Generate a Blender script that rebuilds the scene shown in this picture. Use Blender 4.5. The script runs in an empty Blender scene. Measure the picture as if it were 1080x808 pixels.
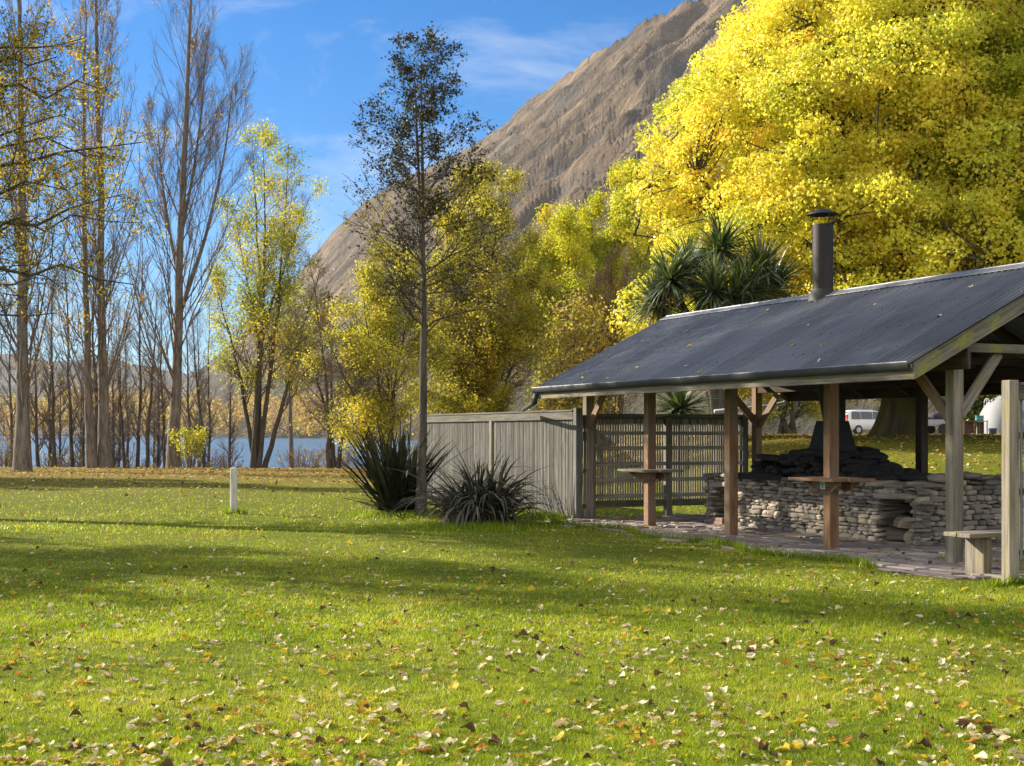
import bpy, math, random
import numpy as np
from mathutils import Vector, Matrix

random.seed(7)
rng = np.random.default_rng(11)
S = bpy.context.scene
COL = S.collection
R = math.radians

# ------------------------------------------------------------------ light
SUN_AZ, SUN_EL = R(-62), R(24)
SUN = np.array([math.sin(SUN_AZ) * math.cos(SUN_EL), math.cos(SUN_AZ) * math.cos(SUN_EL), math.sin(SUN_EL)])

# ------------------------------------------------------------------ geometry accumulator
class Geo:
    def __init__(self):
        self.V, self.T, self.G, self.F, self.M, self.n = [], [], [], [], [], 0
    def add(self, v, faces, tint=0.5, grain=None, mat=0):
        """v (n,3); faces: list of int arrays, each (m,k)"""
        v = np.asarray(v, dtype=np.float64).reshape(-1, 3)
        n = len(v)
        t = np.broadcast_to(np.asarray(tint, dtype=np.float64), (n,))
        g = v if grain is None else np.asarray(grain, dtype=np.float64).reshape(-1, 3)
        self.V.append(v); self.T.append(t); self.G.append(g)
        for f in faces:
            f = np.asarray(f, dtype=np.int64)
            if f.size:
                self.F.append(f + self.n); self.M.append(mat)
        self.n += n
    def mesh(self, name, mats, smooth=False):
        me = bpy.data.meshes.new(name)
        V = np.concatenate(self.V); T = np.concatenate(self.T); G = np.concatenate(self.G)
        me.vertices.add(len(V)); me.vertices.foreach_set('co', V.astype(np.float32).ravel())
        nl = sum(f.size for f in self.F); npoly = sum(len(f) for f in self.F)
        idx = np.concatenate([f.ravel() for f in self.F])
        tot = np.concatenate([np.full(len(f), f.shape[1]) for f in self.F])
        mi = np.concatenate([np.full(len(f), m) for f, m in zip(self.F, self.M)])
        start = np.concatenate([[0], np.cumsum(tot)[:-1]])
        me.loops.add(nl); me.loops.foreach_set('vertex_index', idx.astype(np.int32))
        me.polygons.add(npoly)
        me.polygons.foreach_set('loop_start', start.astype(np.int32))
        me.polygons.foreach_set('loop_total', tot.astype(np.int32))
        me.polygons.foreach_set('material_index', mi.astype(np.int32))
        me.polygons.foreach_set('use_smooth', np.full(npoly, bool(smooth)))
        me.update(calc_edges=True)
        a = me.attributes.new('tint', 'FLOAT', 'POINT'); a.data.foreach_set('value', T.astype(np.float32))
        a = me.attributes.new('grain', 'FLOAT_VECTOR', 'POINT'); a.data.foreach_set('vector', G.astype(np.float32).ravel())
        for m in (mats if isinstance(mats, (list, tuple)) else [mats]):
            me.materials.append(m)
        return me
    def build(self, name, mats, parent=None, smooth=False, **kw):
        o = bpy.data.objects.new(name, self.mesh(name, mats, smooth))
        COL.objects.link(o)
        if parent is not None:
            o.parent = parent
        tag(o, **kw)
        return o

def tag(o, label=None, cat=None, group=None, kind=None):
    if label: o['label'] = label
    if cat: o['category'] = cat
    if group: o['group'] = group
    if kind: o['kind'] = kind
    return o

def empty(name, loc, label, cat, group=None, rz=0.0):
    o = bpy.data.objects.new(name, None)
    o.empty_display_size = 0.2
    COL.objects.link(o); o.location = loc; o.rotation_euler = (0, 0, rz)
    return tag(o, label, cat, group)

# --- chamfered box template
def _boxtpl():
    pts = {}
    P = []
    for a in range(3):
        for s in (-1, 1):
            for i, j in ((-1, -1), (1, -1), (1, 1), (-1, 1)):
                sg = [0, 0, 0]; sg[a] = s; sg[(a + 1) % 3] = i; sg[(a + 2) % 3] = j
                pts[(a, tuple(sg))] = len(P); P.append((a, sg))
    quads, tris = [], []
    for a in range(3):
        for s in (-1, 1):
            q = []
            for i, j in ((-1, -1), (1, -1), (1, 1), (-1, 1)):
                sg = [0, 0, 0]; sg[a] = s; sg[(a + 1) % 3] = i; sg[(a + 2) % 3] = j
                q.append(pts[(a, tuple(sg))])
            quads.append(q if s > 0 else q[::-1])
    for a in range(3):
        b, c = (a + 1) % 3, (a + 2) % 3
        for s in (-1, 1):
            for t in (-1, 1):
                lo = [0, 0, 0]; hi = [0, 0, 0]
                lo[a], hi[a] = -1, 1
                for q in (lo, hi): q[b], q[c] = s, t
                q = [pts[(b, tuple(lo))], pts[(b, tuple(hi))], pts[(c, tuple(hi))], pts[(c, tuple(lo))]]
                quads.append(q if s * t < 0 else q[::-1])
    for x in (-1, 1):
        for y in (-1, 1):
            for z in (-1, 1):
                t = [pts[(a, (x, y, z))] for a in range(3)]
                tris.append(t if x * y * z > 0 else t[::-1])
    ax = np.array([p[0] for p in P]); sg = np.array([p[1] for p in P], float)
    return ax, sg, np.array(quads), np.array(tris)
_BA, _BS, _BQ, _BT = _boxtpl()
_OFF = np.ones((24, 3)); _OFF[np.arange(24), _BA] = 0

def box(g, c, half, axes=None, cham=0.006, tint=None, long=None, mat=0):
    """chamfered box; axes rows = local unit axes; 'long' = which local axis the grain runs along"""
    half = np.asarray(half, float)
    ch = min(cham, 0.45 * half.min())
    l = _BS * (half - ch * _OFF)
    if long is None: long = int(np.argmax(half))
    gr = np.stack([l[:, long], l[:, (long + 1) % 3], l[:, (long + 2) % 3]], 1) + rng.uniform(-20, 20, 3)
    A = np.eye(3) if axes is None else np.asarray(axes, float)
    v = l @ A + np.asarray(c, float)
    g.add(v, [_BQ, _BT], rng.random() if tint is None else tint, gr, mat)

def bar(g, p0, p1, w, h, up=(0, 0, 1), cham=0.006, tint=None, mat=0):
    """member from p0 to p1; h along 'up', w sideways"""
    p0 = np.asarray(p0, float); p1 = np.asarray(p1, float)
    d = p1 - p0; L = np.linalg.norm(d); d /= L
    up = np.asarray(up, float); s = np.cross(up, d); s /= np.linalg.norm(s); u = np.cross(d, s)
    box(g, (p0 + p1) / 2, (L / 2, w / 2, h / 2), np.stack([d, s, u]), cham, tint, 0, mat)

def norm(a):
    return a / np.maximum(np.linalg.norm(a, axis=-1, keepdims=True), 1e-9)

def tubes(g, P, Rd, sides=6, tint=0.5, cap=False, mat=0):
    """P (n,k,3) paths, Rd (n,k) radii"""
    P = np.asarray(P, float); Rd = np.asarray(Rd, float)
    n, k, _ = P.shape
    if n == 0: return
    T = norm(np.gradient(P, axis=1))
    t0 = norm(P[:, -1] - P[:, 0])
    ref = np.where(np.abs(t0[:, 2:3]) > 0.8, np.array([[1.0, 0.13, 0.0]]), np.array([[0.0, 0.0, 1.0]]))[:, None, :]
    U = norm(np.cross(T, np.broadcast_to(ref, T.shape))); W = np.cross(T, U)
    a = np.linspace(0, 2 * np.pi, sides, endpoint=False)
    ring = (P[:, :, None, :] + Rd[:, :, None, None] * (np.cos(a)[None, None, :, None] * U[:, :, None, :] + np.sin(a)[None, None, :, None] * W[:, :, None, :]))
    s = np.concatenate([np.zeros((n, 1)), np.cumsum(np.linalg.norm(np.diff(P, axis=1), axis=2), axis=1)], 1) + rng.uniform(0, 50, (n, 1))
    gr = np.empty((n, k, sides, 3))
    gr[..., 0] = s[:, :, None]
    gr[..., 1] = np.cos(a)[None, None, :] * np.maximum(Rd[:, :, None], .02)
    gr[..., 2] = np.sin(a)[None, None, :] * np.maximum(Rd[:, :, None], .02)
    base = (np.arange(n) * k * sides)[:, None, None] + (np.arange(k - 1) * sides)[None, :, None]
    i = np.arange(sides)[None, None, :]; j = (i + 1) % sides
    q = np.stack([base + i, base + j, base + sides + j, base + sides + i], -1).reshape(-1, 4)
    fs = [q]
    if cap:
        e0 = (np.arange(n) * k * sides)[:, None] + np.arange(sides)[None, ::-1]
        e1 = (np.arange(n) * k * sides + (k - 1) * sides)[:, None] + np.arange(sides)[None, :]
        fs += [e0, e1]
    tn = np.broadcast_to(np.asarray(tint, float).reshape(-1, 1) if np.ndim(tint) else np.full((n, 1), tint), (n, k * sides)).ravel()
    g.add(ring.reshape(-1, 3), fs, tn, gr.reshape(-1, 3), mat)

def lathe(g, prof, c=(0, 0, 0), sides=24, tint=0.5, mat=0):
    prof = np.asarray(prof, float); k = len(prof)
    a = np.linspace(0, 2 * np.pi, sides, endpoint=False)
    v = np.stack([prof[:, 0:1] * np.cos(a), prof[:, 0:1] * np.sin(a), np.repeat(prof[:, 1:2], sides, 1)], -1).reshape(-1, 3) + np.asarray(c, float)
    b = (np.arange(k - 1) * sides)[:, None]; i = np.arange(sides)[None]; j = (i + 1) % sides
    q = np.stack([b + i, b + j, b + sides + j, b + sides + i], -1).reshape(-1, 4)
    g.add(v, [q], tint, None, mat)

# --- noise
_perm = np.random.default_rng(3).permutation(512)
_perm = np.concatenate([_perm, _perm, _perm])
_gr = np.random.default_rng(4).normal(size=(512, 2)); _gr /= np.linalg.norm(_gr, axis=1, keepdims=True)
def noise2(x, y):
    x = np.asarray(x, float); y = np.asarray(y, float)
    xi = np.floor(x).astype(int); yi = np.floor(y).astype(int)
    xf = x - xi; yf = y - yi
    def gd(i, j):
        h = _perm[(_perm[(xi + i) & 511] + yi + j) & 511] & 511
        return _gr[h, 0] * (xf - i) + _gr[h, 1] * (yf - j)
    u = xf * xf * xf * (xf * (xf * 6 - 15) + 10); v = yf * yf * yf * (yf * (yf * 6 - 15) + 10)
    a = gd(0, 0) * (1 - u) + gd(1, 0) * u; b = gd(0, 1) * (1 - u) + gd(1, 1) * u
    return (a * (1 - v) + b * v) * 1.5
def fbm(x, y, o=5, ridge=False, gain=.5):
    s = 0; a = 1.0; f = 1.0; n = 0
    for _ in range(o):
        w = noise2(x * f + 17.3 * f, y * f - 9.1 * f)
        if ridge: w = 1 - 2 * np.abs(w)
        s = s + a * w; n += a; a *= gain; f *= 2.03
    return s / n
def sstep(a, b, x):
    t = np.clip((np.asarray(x, float) - a) / (b - a), 0, 1); return t * t * (3 - 2 * t)

# ------------------------------------------------------------------ materials
class NT:
    def __init__(self, name):
        m = bpy.data.materials.new(name); m.use_nodes = True
        self.m, self.t = m, m.node_tree
        for n in list(self.t.nodes): self.t.nodes.remove(n)
        self.out = self.t.nodes.new('ShaderNodeOutputMaterial')
    def n(self, typ, ins=None, **kw):
        x = self.t.nodes.new('ShaderNode' + typ)
        for k, v in kw.items(): setattr(x, k, v)
        for k, v in (ins or {}).items():
            if hasattr(v, 'is_output'): self.t.links.new(v, x.inputs[k])
            else: x.inputs[k].default_value = v
        return x
    def attr(self, name, out='Fac'):
        return self.n('Attribute', attribute_name=name).outputs[out]
    def ramp(self, fac, stops, interp='LINEAR'):
        x = self.n('ValToRGB', {'Fac': fac}); cr = x.color_ramp; cr.interpolation = interp
        while len(cr.elements) < len(stops): cr.elements.new(0.5)
        for e, (p, c) in zip(cr.elements, stops):
            e.position = p; e.color = (*c, 1) if len(c) == 3 else c
        return x.outputs['Color']
    def noise(self, vec, scale, detail=4, rough=.55, out='Fac', dist=0):
        ins = {'Scale': scale, 'Detail': detail, 'Roughness': rough, 'Distortion': dist}
        if vec is not None: ins['Vector'] = vec
        return self.n('TexNoise', ins).outputs[out]
    def mapv(self, vec, scale=(1, 1, 1), loc=(0, 0, 0), rot=(0, 0, 0)):
        return self.n('Mapping', {'Vector': vec, 'Scale': scale, 'Location': loc, 'Rotation': rot}).outputs[0]
    def math(self, op, a, b=None, c=None, clamp=False):
        x = self.n('Math', operation=op, use_clamp=clamp)
        for i, v in enumerate((a, b, c)):
            if v is None: continue
            if hasattr(v, 'is_output'): self.t.links.new(v, x.inputs[i])
            else: x.inputs[i].default_value = v
        return x.outputs[0]
    def mix(self, fac, a, b, mode='MIX'):
        x = self.n('Mix', data_type='RGBA', blend_type=mode)
        for i, v in ((0, fac), (6, a), (7, b)):
            if hasattr(v, 'is_output'): self.t.links.new(v, x.inputs[i])
            else: x.inputs[i].default_value = v if i == 0 else ((*v, 1) if len(v) == 3 else v)
        return x.outputs[2]
    def bump(self, h, strength=.4, dist=.02):
        return self.n('Bump', {'Height': h, 'Strength': strength, 'Distance': dist}).outputs[0]
    def principled(self, color, rough=.7, metal=0.0, normal=None, spec=.5, **kw):
        p = self.n('BsdfPrincipled')
        for k, v in {'Base Color': color, 'Roughness': rough, 'Metallic': metal, 'Specular IOR Level': spec, 'Normal': normal, **kw}.items():
            if v is None: continue
            if hasattr(v, 'is_output'): self.t.links.new(v, p.inputs[k])
            else: p.inputs[k].default_value = (*v, 1) if isinstance(v, tuple) and len(v) == 3 else v
        self.t.links.new(p.outputs[0], self.out.inputs[0]); return p
    def done(self, sh=None):
        if sh is not None: self.t.links.new(sh, self.out.inputs[0])
        return self.m
def mul(c, f): return tuple(x * f for x in c)

def mat_wood(name, c, dark, lichen=0.0, rough=.85, stain=None):
    t = NT(name); g = t.attr('grain', 'Vector'); tn = t.attr('tint')
    f = t.noise(t.mapv(g, (1.2, 38, 38)), 1.0, 5, .65)
    fine = t.noise(t.mapv(g, (5, 190, 190)), 1.0, 2, .6)
    blot = t.noise(t.mapv(g, (1.3, 5, 5)), 1.0, 4, .6)
    col = t.ramp(f, [(.3, dark), (.52, c), (.75, mul(c, 1.25))])
    col = t.mix(t.math('MULTIPLY', t.math('GREATER_THAN', fine, .62), .45), col, mul(dark, .6))
    wide = t.noise(t.mapv(g, (.7, 12, 12), (3, 1, 7)), 1.0, 4, .65)
    col = t.mix(.75, col, t.ramp(t.math('ADD', t.math('MULTIPLY', blot, .5), t.math('MULTIPLY', wide, .5)), [(.36, (.45, .43, .40)), (.5, (.95, .95, .95)), (.66, (1.3, 1.28, 1.24))]), 'MULTIPLY')
    if stain: col = t.mix(t.ramp(blot, [(.42, (0, 0, 0)), (.62, (1, 1, 1))]), col, stain)
    if lichen:
        ln = t.noise(t.mapv(g, (3, 6, 6), (5, 2, 1)), 1.0, 6, .7)
        col = t.mix(t.math('MULTIPLY', t.ramp(ln, [(.5, (0, 0, 0)), (.62, (1, 1, 1))]), lichen), col, (.22, .21, .04))
    v = t.math('MULTIPLY_ADD', tn, .45, .78)
    col = t.mix(1.0, col, t.n('CombineColor', {0: v, 1: v, 2: v}).outputs[0], 'MULTIPLY')
    t.principled(col, rough, 0, t.bump(t.math('ADD', f, t.math('MULTIPLY', fine, .5)), .5, .004), .25)
    return t.done()

def mat_plain(name, c, rough=.5, metal=0.0, var=.15, bump=0.0, scale=6.0, spec=.5):
    t = NT(name); co = t.n('TexCoord').outputs['Object']
    f = t.noise(co, scale, 5, .6)
    col = t.ramp(f, [(.25, mul(c, 1 - var)), (.75, mul(c, 1 + var))])
    t.principled(col, rough, metal, t.bump(f, bump, .01) if bump else None, spec)
    return t.done()

def mat_leaf(name, stops, trans=.5, gloss=.012, tboost=1.25):
    t = NT(name); col = t.ramp(t.attr('tint'), stops)
    d = t.n('BsdfDiffuse', {'Color': col}).outputs[0]
    tc = t.mix(1.0, col, (tboost, tboost, tboost * .8), 'MULTIPLY')
    tr = t.n('BsdfTranslucent', {'Color': tc}).outputs[0]
    s = t.n('MixShader', {0: trans, 1: d, 2: tr}).outputs[0]
    gl = t.n('BsdfGlossy', {'Color': (1, 1, 1, 1), 'Roughness': .45}).outputs[0]
    fr = t.math('MULTIPLY', t.n('LayerWeight', {'Blend': .25}).outputs['Fresnel'], gloss * 4, clamp=True)
    return t.done(t.n('MixShader', {0: t.math('ADD', fr, gloss * .3), 1: s, 2: gl}).outputs[0])

def mat_bark(name, c, dark, scale=1.0, moss=None):
    t = NT(name); g = t.attr('grain', 'Vector')
    f = t.noise(t.mapv(g, (1.4 * scale, 9 * scale, 9 * scale)), 1.0, 6, .68)
    f2 = t.noise(t.mapv(g, (.5, 2, 2)), 1.0, 4, .6)
    col = t.ramp(f, [(.32, dark), (.55, c), (.8, mul(c, 1.5))])
    if moss: col = t.mix(t.ramp(f2, [(.42, (0, 0, 0)), (.6, (1, 1, 1))]), col, moss)
    t.principled(col, .95, 0, t.bump(f, .9, .03), .15)
    return t.done()
EXPOSURE = 1.4
# ------------------------------------------------------------------ camera
H = 1.6; FPX = 1450.0; CX, HY = 540.0, 457.0
cam = bpy.data.cameras.new('camera'); camo = bpy.data.objects.new('camera', cam); COL.objects.link(camo)
camo.location = (0, 0, H); camo.rotation_euler = (R(90), 0, 0)
cam.sensor_width = 36; cam.lens = 36 * FPX / 1080; cam.shift_y = (HY - 404) / 1080
cam.clip_end = 20000; cam.clip_start = .05
S.camera = camo
def wx(px, Y): return (px - CX) / FPX * Y
def wz(py, Y): return H + (HY - py) / FPX * Y

# ------------------------------------------------------------------ world
w = bpy.data.worlds.new('World'); S.world = w; w.use_nodes = True
nt = w.node_tree; bg = nt.nodes['Background']
sky = nt.nodes.new('ShaderNodeTexSky'); sky.sky_type = 'NISHITA'; sky.sun_disc = False
sky.sun_elevation = SUN_EL; sky.sun_rotation = SUN_AZ; sky.air_density = 1.0; sky.dust_density = .25; sky.ozone_density = 3.0; sky.altitude = 400
tc = nt.nodes.new('ShaderNodeTexCoord')
mp = nt.nodes.new('ShaderNodeMapping'); mp.inputs['Scale'].default_value = (3.0, 3.0, 8.0); mp.inputs['Rotation'].default_value = (.2, .5, .3)
nz = nt.nodes.new('ShaderNodeTexNoise'); nz.inputs['Scale'].default_value = 1.6; nz.inputs['Detail'].default_value = 9; nz.inputs['Roughness'].default_value = .62; nz.inputs['Distortion'].default_value = .6
cr = nt.nodes.new('ShaderNodeValToRGB'); cr.color_ramp.elements[0].position = .50; cr.color_ramp.elements[1].position = .74
cr.color_ramp.elements[1].color = (.5, .5, .5, 1); cr.color_ramp.elements[0].color = (0, 0, 0, 1)
mx = nt.nodes.new('ShaderNodeMix'); mx.data_type = 'RGBA'
hs = nt.nodes.new('ShaderNodeHueSaturation'); hs.inputs['Saturation'].default_value = 1.22
tn_ = nt.nodes.new('ShaderNodeMix'); tn_.data_type = 'RGBA'; tn_.blend_type = 'MULTIPLY'; tn_.inputs[0].default_value = 1; tn_.inputs[7].default_value = (.66, .86, 1.10, 1)
nt.links.new(sky.outputs[0], tn_.inputs[6]); nt.links.new(tn_.outputs[2], hs.inputs['Color'])
nt.links.new(tc.outputs['Generated'], mp.inputs[0]); nt.links.new(mp.outputs[0], nz.inputs['Vector']); nt.links.new(nz.outputs['Fac'], cr.inputs[0])
nt.links.new(cr.outputs[0], mx.inputs[0]); nt.links.new(hs.outputs[0], mx.inputs[6]); mx.inputs[7].default_value = (6.5, 7.0, 7.8, 1)
# bright cloud added to the unseen sky behind the viewer as fill light
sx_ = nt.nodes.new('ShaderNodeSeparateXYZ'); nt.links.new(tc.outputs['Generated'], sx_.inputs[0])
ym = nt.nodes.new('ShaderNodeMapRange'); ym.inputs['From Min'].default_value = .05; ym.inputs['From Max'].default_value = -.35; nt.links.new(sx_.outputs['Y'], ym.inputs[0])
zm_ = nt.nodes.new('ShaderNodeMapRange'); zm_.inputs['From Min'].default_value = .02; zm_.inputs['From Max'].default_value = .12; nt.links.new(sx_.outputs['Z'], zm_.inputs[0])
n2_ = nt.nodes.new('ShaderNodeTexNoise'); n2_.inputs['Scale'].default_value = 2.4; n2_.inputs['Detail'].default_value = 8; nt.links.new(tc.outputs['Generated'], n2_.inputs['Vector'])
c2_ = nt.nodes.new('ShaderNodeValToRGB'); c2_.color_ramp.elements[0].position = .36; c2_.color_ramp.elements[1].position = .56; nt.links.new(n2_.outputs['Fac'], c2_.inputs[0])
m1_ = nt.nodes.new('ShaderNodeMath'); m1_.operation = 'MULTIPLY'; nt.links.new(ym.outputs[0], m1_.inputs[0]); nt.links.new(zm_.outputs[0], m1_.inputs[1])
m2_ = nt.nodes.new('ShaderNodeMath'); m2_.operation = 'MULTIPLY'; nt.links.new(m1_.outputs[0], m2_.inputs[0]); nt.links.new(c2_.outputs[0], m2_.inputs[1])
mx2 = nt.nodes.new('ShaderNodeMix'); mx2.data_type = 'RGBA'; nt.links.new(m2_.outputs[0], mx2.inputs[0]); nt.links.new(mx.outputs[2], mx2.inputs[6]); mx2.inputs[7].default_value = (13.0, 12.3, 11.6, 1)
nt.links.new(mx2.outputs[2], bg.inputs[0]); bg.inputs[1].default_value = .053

sl = bpy.data.lights.new('sun', 'SUN'); sl.energy = 4.4; sl.angle = R(.53); sl.color = (1.0, .90, .74)
so = bpy.data.objects.new('sun', sl); COL.objects.link(so)
so.rotation_euler = Vector(SUN).to_track_quat('Z', 'Y').to_euler(); so.location = (-30, 45, 40)
S.view_settings.view_transform = 'Standard'; S.view_settings.look = 'None'; S.view_settings.gamma = 1; S.view_settings.exposure = EXPOSURE
S.view_settings.use_curve_mapping = False
S.cycles.max_bounces = 8; S.cycles.diffuse_bounces = 3; S.cycles.transmission_bounces = 5; S.cycles.transparent_max_bounces = 8
S.cycles.caustics_reflective = False; S.cycles.caustics_refractive = False

# ------------------------------------------------------------------ frame of the shelter: local x = away from the lawn, local y = along the ridge
P1 = np.array([5.41, 16.81, 0.0]); D1 = np.array([-.417, .909]); D2 = np.array([.909, .417]); RZ = math.atan2(.417, .909)
def loc(v, u, z=0.0): return np.array([P1[0] + v * D2[0] + u * D1[0], P1[1] + v * D2[1] + u * D1[1], z])
def to_local(X, Y):
    a, b = np.asarray(X) - P1[0], np.asarray(Y) - P1[1]
    return a * D2[0] + b * D2[1], a * D1[0] + b * D1[1]     # v, u

# ------------------------------------------------------------------ terrain
def shore(X): return 74 + np.maximum(0, X + 6) * 2.6 + 2.0 * np.sin(np.asarray(X) * .13)
def ground_z(X, Y):
    X = np.asarray(X, float); Y = np.asarray(Y, float)
    q = .5 * X + .866 * Y
    v, u = to_local(X, Y)
    h = 1.5 * sstep(1.5, 9, X) * sstep(26.5, 45, q) * sstep(4.2, 9, v)
    h = h + .02 * np.sin(X * .9 + .4 * Y) * np.sin(Y * .7 - 1) * sstep(3, 8, np.hypot(v - 1.8, (u - 4) * .5))
    d = Y - shore(X)
    h = h - (h + 3.0) * sstep(-9, 14, d)
    return h

xs = np.concatenate([np.linspace(-700, -60, 22)[:-1], np.linspace(-60, 70, 261), np.linspace(70, 900, 26)[1:]])
ys = np.concatenate([np.linspace(-300, -10, 12)[:-1], np.linspace(-10, 130, 281), np.linspace(130, 900, 40)[1:]])
XX, YY = np.meshgrid(xs, ys); ZZ = ground_z(XX, YY)
g = Geo(); nx, ny = len(xs), len(ys)
i = np.arange(ny - 1)[:, None] * nx + np.arange(nx - 1)[None]
g.add(np.stack([XX, YY, ZZ], -1).reshape(-1, 3), [np.stack([i, i + 1, i + nx + 1, i + nx], -1).reshape(-1, 4)])
t = NT('lawn_turf'); co = t.n('TexCoord').outputs['Object']
n1 = t.noise(co, .35, 5, .6); n2 = t.noise(co, 9, 5, .7); n3 = t.noise(t.mapv(co, (1, 1, 1)), 60, 3, .7)
grass = t.ramp(n2, [(.3, (.055, .078, .008)), (.5, (.12, .14, .012)), (.7, (.22, .215, .022))])
dry = t.ramp(n2, [(.3, (.10, .055, .018)), (.55, (.26, .155, .045)), (.75, (.36, .26, .09))])
sx = t.n('SeparateXYZ', {0: co})
far = t.math('MULTIPLY_ADD', sx.outputs['Y'], 1 / 22, -33 / 22, clamp=True)
near = t.math('MULTIPLY_ADD', n1, 1.6, -.62, clamp=True)
leaf_f = t.math('MULTIPLY', t.math('ADD', far, t.math('MULTIPLY', near, .3)), t.ramp(t.noise(co, 2.3, 6, .75), [(.34, (.15, .15, .15)), (.62, (1, 1, 1))]), clamp=True)
col = t.mix(t.math('MULTIPLY', leaf_f, .95), grass, dry)
t.principled(col, .95, 0, t.bump(n3, .8, .02), .1)
ground = g.build('ground', t.done(), None, True, kind='structure')

# lake
g = Geo(); WZ = -1.35
lx = np.linspace(-3500, 3000, 40); ly = np.concatenate([np.linspace(70, 400, 20), np.linspace(450, 5200, 30)])
LX, LY = np.meshgrid(lx, ly); i = np.arange(len(ly) - 1)[:, None] * 40 + np.arange(39)[None]
g.add(np.stack([LX, LY, np.full_like(LX, WZ)], -1).reshape(-1, 3), [np.stack([i, i + 1, i + 41, i + 40], -1).reshape(-1, 4)])
t = NT('lake_water'); co = t.n('TexCoord').outputs['Object']
wv = t.noise(t.mapv(co, (.9, 2.2, 1)), 1.0, 5, .65); wv2 = t.noise(t.mapv(co, (.05, .12, 1)), 1.0, 3, .5)
t.principled(t.ramp(wv2, [(.3, (.08, .145, .21)), (.7, (.13, .20, .275))]), .28, 0, t.bump(t.math('ADD', wv, t.math('MULTIPLY', wv2, 3)), 1.0, .6), .35)
g.build('lake', t.done(), None, True, kind='structure')

# ------------------------------------------------------------------ mountain: a long brown spur running from the far lake shore (left) to high above the park (right)
sil = np.array([(-400, 470), (60, 462), (140, 440), (200, 400), (260, 350), (300, 309), (330, 272), (352, 246), (380, 219), (410, 198), (440, 183), (470, 168), (500, 154), (520, 141), (536, 128),
    (544, 119), (556, 107), (568, 102), (582, 95), (600, 80), (620, 64), (640, 53), (660, 42), (680, 23), (700, 17), (715, 9), (727, 3), (742, 2), (757, -6), (775, -14), (800, -26), (860, -60), (950, -85), (1050, -80), (1300, -20), (1700, 120), (2200, 250)], float)
px = np.concatenate([np.linspace(-400, 240, 60)[:-1], np.linspace(240, 820, 520), np.linspace(820, 2200, 150)[1:]])
py = np.interp(px, sil[:, 0], sil[:, 1])
RD = np.interp(px, [-400, 100, 350, 800, 2200], [3000, 2800, 2200, 1350, 1000])      # distance of the crest
R0 = np.interp(px, [-400, 100, 330, 420, 800, 2200], [1500, 1250, 760, 520, 330, 260])   # toe of the slope
NS = 300
s = np.linspace(0, 1.25, NS)[:, None]
Yd = R0 + (RD - R0) * s
Xm = (px - CX) / FPX * Yd
zc = H + (HY - py) / FPX * RD
kk = np.exp(-.5 * (np.linspace(-3, 3, 181)) ** 2); kk /= kk.sum()
uni = np.linspace(px[0], px[-1], 2600); zs_ = np.interp(uni, px, zc); zs_ = np.convolve(np.pad(zs_, 90, mode='edge'), kk, mode='valid'); zsm = np.interp(px, uni, zs_)
blend = sstep(.80, 1.0, s); zc0 = zc; zc = zsm * (1 - blend) + zc * blend
base = np.where(s <= 1, np.interp(s, [0, .06, .3, 1], [-6, .015, .22, 1]), 1 - 1.6 * (s - 1))
Zm = np.where(base < 0, base if False else -6 + (base + 6) * 1.0, base * zc)
Zm = np.where(s < .06, -6 + (s / .06) * (.015 * zc + 6), base * zc)
th = math.atan2(.62, .78)
Ha = Xm * math.cos(th) + Zm * math.sin(th); Hb = -Xm * math.sin(th) + Zm * math.cos(th) + .12 * Yd
gul = fbm(Ha / 520 + .3 * fbm(Ha / 300, Hb / 300, 3), Hb / 66, 6, True, .55)
rocks = fbm(Ha / 90, Hb / 45, 5, True, .6)
big = fbm(Ha / 500 + 5, Hb / 300, 3)
amp = np.clip((s - .02) * 5, 0, 1) * np.clip((1.05 - s) * 9, .15, 1) * np.clip(zc / 250, .15, 1)
gul2 = fbm(Ha / 230 + .3 * fbm(Ha / 120, Hb / 120, 2), Hb / 20, 4, True, .55)
amp = amp * np.clip(1500 / RD, .4, 1.0)
Zm = Zm + amp * ((gul - gul.mean()) * 52 * np.clip((1 - s) * 7, .2, 1) + (gul2 - gul2.mean()) * 7 + big * 34 * np.clip((1 - s) * 4, .05, 1) - 3 + rocks * 7 * np.clip((rocks + .1) * 2, 0, 1))
zc = zc0
crest = np.exp(-((s - 1) / .02) ** 2) * fbm(px / 9, px * 0 + 3, 4, True) * 5
Zm = Zm + np.clip(crest, 0, 9) * np.clip(zc / 300, 0, 1)
g = Geo(); k = len(px)
i = np.arange(NS - 1)[:, None] * k + np.arange(k - 1)[None]
g.add(np.stack([Xm, Yd, Zm], -1).reshape(-1, 3), [np.stack([i, i + 1, i + k + 1, i + k], -1).reshape(-1, 4)], np.clip(rocks * .4 + .52 - (gul - gul.mean()) * .75, 0, 1.3).ravel(),
      np.stack([Ha, Hb, Zm], -1).reshape(-1, 3))
t = NT('mountain_tussock'); gv = t.attr('grain', 'Vector')
a = t.noise(t.mapv(gv, (.004, .03, .004)), 1.0, 7, .62); b = t.noise(t.mapv(gv, (.012, .02, .012)), 1.0, 8, .66); c = t.noise(t.mapv(gv, (.05, .16, .05)), 1.0, 6, .7)
a2 = t.noise(t.mapv(gv, (.014, .13, .014)), 1.0, 6, .65); a = t.math('ADD', t.math('MULTIPLY', a, .55), t.math('MULTIPLY', a2, .45))
brown = t.ramp(a, [(.40, (.05, .036, .023)), (.5, (.13, .092, .056)), (.60, (.265, .195, .118))])
scrub = t.ramp(c, [(.35, (.028, .03, .018)), (.6, (.06, .06, .034)), (.8, (.11, .10, .065))])
rock = t.ramp(c, [(.3, (.04, .036, .036)), (.6, (.10, .09, .082)), (.8, (.17, .155, .14))])
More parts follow.
